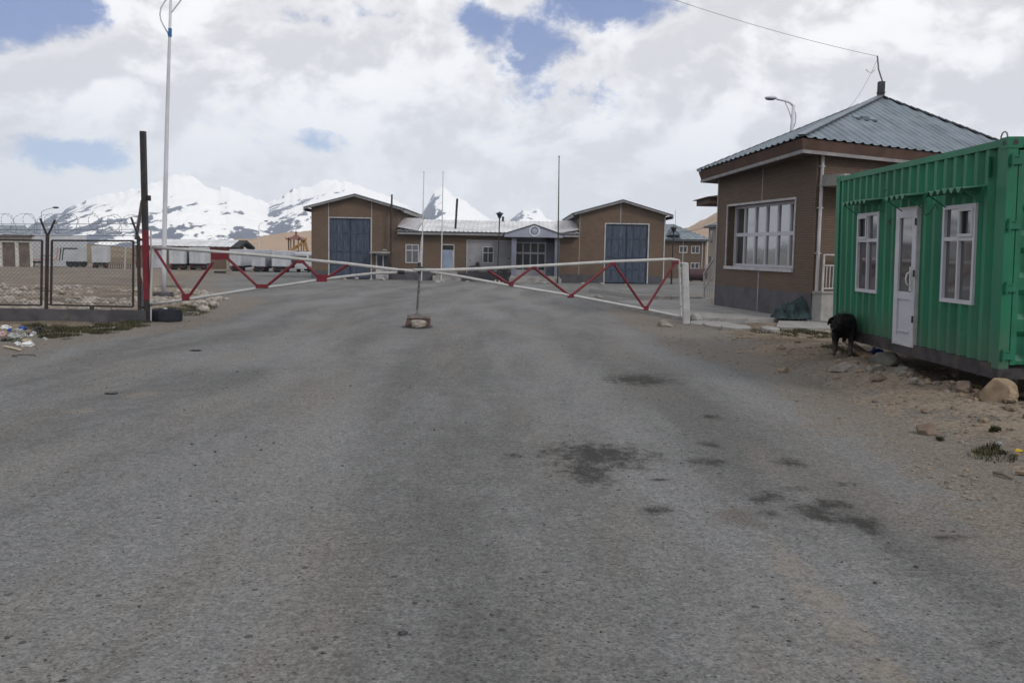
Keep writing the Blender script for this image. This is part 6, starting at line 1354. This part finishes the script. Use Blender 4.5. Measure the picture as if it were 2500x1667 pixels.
for px, py, w_, lb in ((478, 856, 26, 'flattened dark scrap on the asphalt in line with the black tyre'), (272, 961, 30, 'flattened dark rubber scrap on the asphalt beside the yellow sand mark'), (983, 1546, 26, 'torn flattened scrap pressed into the asphalt nearest the camera'), (545, 722, 16, 'bluish scrap under the barrier boom near the tall lamp pole')):
    p = GT(px, py); k = p.y / F_PX; b = MB(); b.blob(p + V((0, 0, .006)), (w_ * k / 2, w_ * k * .32, .012 if px != 983 else .006), int(px), .7, 3, 3, .5); tag(b.build('scrap', M['bag_black'] if px not in (545, 983) else M['bag_grey'] if px == 545 else M['concrete_dark'], loc=tuple(p)), lb, 'litter')
for px, py, s_, lb in ((222, 799, 12, 'pale stone in the grass before the low wall, below the bracket'), (278, 802, 10, 'white scrap of stone in the grass near the black and red post'), (196, 811, 9, 'grey stone lower in the grass patch before the low wall')): rock(px, py, s_, s_ * .5, 'rock_white', lb, px, .4, .8, .3, 'stones in the grass by the low wall', 2)
for i, (px, py, w_, h_) in enumerate(((935, 686, 14, 7), (870, 682, 10, 5), (842, 683, 8, 4), (1079, 688, 14, 6), (1097, 684, 9, 10), (1068, 690, 16, 6), (1215, 690, 22, 7), (1270, 690, 16, 5), (1326, 692, 26, 4), (905, 684, 12, 4), (1455, 690, 22, 8), (1425, 694, 16, 4), (1470, 695, 18, 4), (1530, 697, 14, 4), (1140, 690, 12, 5), (1180, 682, 30, 9))):
    rock(px, py, w_, h_, 'rock_white' if i % 2 == 0 else 'concrete', 'pale lump of rubble along the foot of the customs building', 300 + i, .4, .8, .35, 'rubble along the customs building', 1)
for i, (px, py, w_, h_) in enumerate(((1442, 712, 12, 6), (1500, 720, 18, 8), (1462, 728, 22, 7), (1520, 746, 20, 8), (1305, 712, 8, 4), (1335, 725, 10, 4), (1590, 742, 14, 5))):
    rock(px, py, w_, h_, 'rock_grey', 'grey lump of rubble behind the boom of the white post', 400 + i, .4, .8, .35, 'rubble behind the right boom', 1)

# ------------------------------------------------------------------ gravel, rubble and grass
def scatter(name, spots_, m, size, sub=1, label=None):
    b = MB(); bm = bmesh.new(); bmesh.ops.create_icosphere(bm, subdivisions=sub, radius=1); base = [v.co.copy() for v in bm.verts]; fc = [tuple(v.index for v in f.verts) for f in bm.faces]; bm.free(); rg_ = random.Random(len(spots_))
    for x, y in spots_:
        s = size[0] + (size[1] - size[0]) * rg_.random() ** 4; a = rg_.random() * 6.28; sx, sy, sz = s * rg_.uniform(.7, 1.3), s * rg_.uniform(.7, 1.2), s * rg_.uniform(.35, .75); ca, sa = math.cos(a), math.sin(a); z = gz(x, y) if edge_dist(x, y) < .1 else slope(y)
        b.add([V((x + ca * p.x * sx - sa * p.y * sy, y + sa * p.x * sx + ca * p.y * sy, z + p.z * sz + sz * .25)) * 1 for p in base], fc)
    o = b.build(name, m); o['kind'] = 'stuff'; return o
rg = random.Random(17); sp_ = []
while len(sp_) < 3800:
    x, y = rg.uniform(-10, 9), 3 + 20 * rg.random() ** 1.4
    d = edge_dist(x, y)
    if d < .6 and rg.random() < (.7 if d > -1.4 else .14): sp_.append((x, y))
scatter('gravel', sp_, rock_mat('gravel_stone', (.19, .165, .14), (.11, .095, .082)), (.006, .03))
sp_ = []
while len(sp_) < 1500:
    x, y = rg.uniform(3.6, 9), rg.uniform(4.5, 19)
    if edge_dist(x, y) < -.15 and mn.noise(V((x * 1.2, y * 1.2, 30))) > -.05: sp_.append((x, y))
scatter('dirt', sp_, rock_mat('dirt_clod', (.2, .155, .115), (.13, .1, .076)), (.01, .075))
sp_ = [(rg.uniform(-8.5, 4), 3.2 + 14 * rg.random() ** 1.6) for i in range(1500)]
scatter('gravel', [q for q in sp_ if edge_dist(*q) > .2], rock_mat('dark_grit', (.06, .058, .056), (.12, .115, .11)), (.003, .014))
sp_ = []
while len(sp_) < 2600:
    x, y = rg.uniform(-24, -7.5), 20.2 + 24 * rg.random()
    if edge_dist(x, y) < -.4 and mn.noise(V((x * .4, y * .4, 20))) + .5 * mn.noise(V((x * 1.3, y * 1.3, 2))) > .02 and y < 38: sp_.append((x, y))
scatter('rubble', sp_, M['rock_white'], (.03, .21))
def grass_material():
    return mat('dry_grass', (.05, .05, .028), .9, .45, 3, .15, stain=(.13, .11, .06), sscale=1.4, slo=.5, shi=.7)
gm = grass_material()
def grass(spots_, hmin, hmax, seed):
    b = MB(); rg_ = random.Random(seed)
    for x, y, w in spots_:
        z = gz(x, y); h = lerp(hmin, hmax, rg_.random()) * w; a = rg_.random() * 6.28; ln = rg_.uniform(.2, .8) * h; wd = .004 + .004 * rg_.random()
        p = V((x, y, z - .01)); sd = V((math.cos(a), math.sin(a), 0)); ld = V((-sd.y, sd.x, 0)) * ln
        b.add([p - sd * wd, p + sd * wd, p + sd * wd * .6 + ld * .4 + V((0, 0, h * .65)), p - sd * wd * .6 + ld * .4 + V((0, 0, h * .65)), p + ld + V((0, 0, h))], [(0, 1, 2, 3), (3, 2, 4)])
    o = b.build('grass', gm); o['kind'] = 'stuff'
    return o
def patch(cx, cy, rx, ry, n, seed):
    rg_ = random.Random(seed); o = []
    for _try in range(n * 8):
        if len(o) >= n: break
        a, r_ = rg_.random() * 6.28, math.sqrt(rg_.random()); x, y = cx + rx * r_ * math.cos(a), cy + ry * r_ * math.sin(a)
        if mn.noise(V((x * 2.2, y * 2.2, 3))) > -.02 + .5 * (r_ - .6) and edge_dist(x, y) < .1: o.append((x, y, 1.15 - .5 * r_))
    return o
gs = []
for px, py, w_, h_, n in ((180, 812, 115, 22, 5200), (300, 795, 70, 10, 1800), (110, 800, 60, 6, 700), (455, 757, 60, 14, 1900), (500, 765, 50, 7, 500)):
    c, e_, t_ = G(px, py), G(px + w_, py), G(px, py - h_); gs += patch(c.x, c.y, e_.x - c.x, t_.y - c.y, n, px)
grass(gs, .03, .1, 1)
gs = []
for px, py, w_, h_, n in ((1985, 818, 75, 14, 2400), (1900, 815, 90, 10, 900), (2060, 876, 55, 10, 700), (2400, 1120, 70, 16, 200), (2380, 990, 22, 8, 320), (2440, 998, 30, 6, 200), (2292, 1075, 14, 7, 260), (2415, 1070, 22, 9, 420), (2460, 1015, 12, 4, 140), (2430, 1105, 60, 12, 300)):
    c, e_, t_ = G(px, py), G(px + w_, py), G(px, py - h_); gs += patch(c.x, c.y, e_.x - c.x, t_.y - c.y, n, px)
grass(gs, .025, .085, 2)

# ------------------------------------------------------------------ the air between here and the mountains
hz = MB(); hz.box((-4200, -380, -14), (4200, 4100, 420)); hm = bpy.data.materials.new('thin_air'); hm.use_nodes = True; nt = hm.node_tree
nt.nodes.remove(nt.nodes['Principled BSDF']); pvn = N(nt, 'ShaderNodeVolumePrincipled'); pvn.inputs['Color'].default_value = (.78, .87, 1, 1); pvn.inputs['Density'].default_value = 2.0e-4; pvn.inputs['Anisotropy'].default_value = .2
L(nt, pvn.outputs[0], nt.nodes['Material Output'].inputs['Volume'])
o = hz.build('haze', hm); o['kind'] = 'stuff'
for ob in list(C.objects):
    for k in ('_org', '_world'):
        if k in ob: del ob[k]
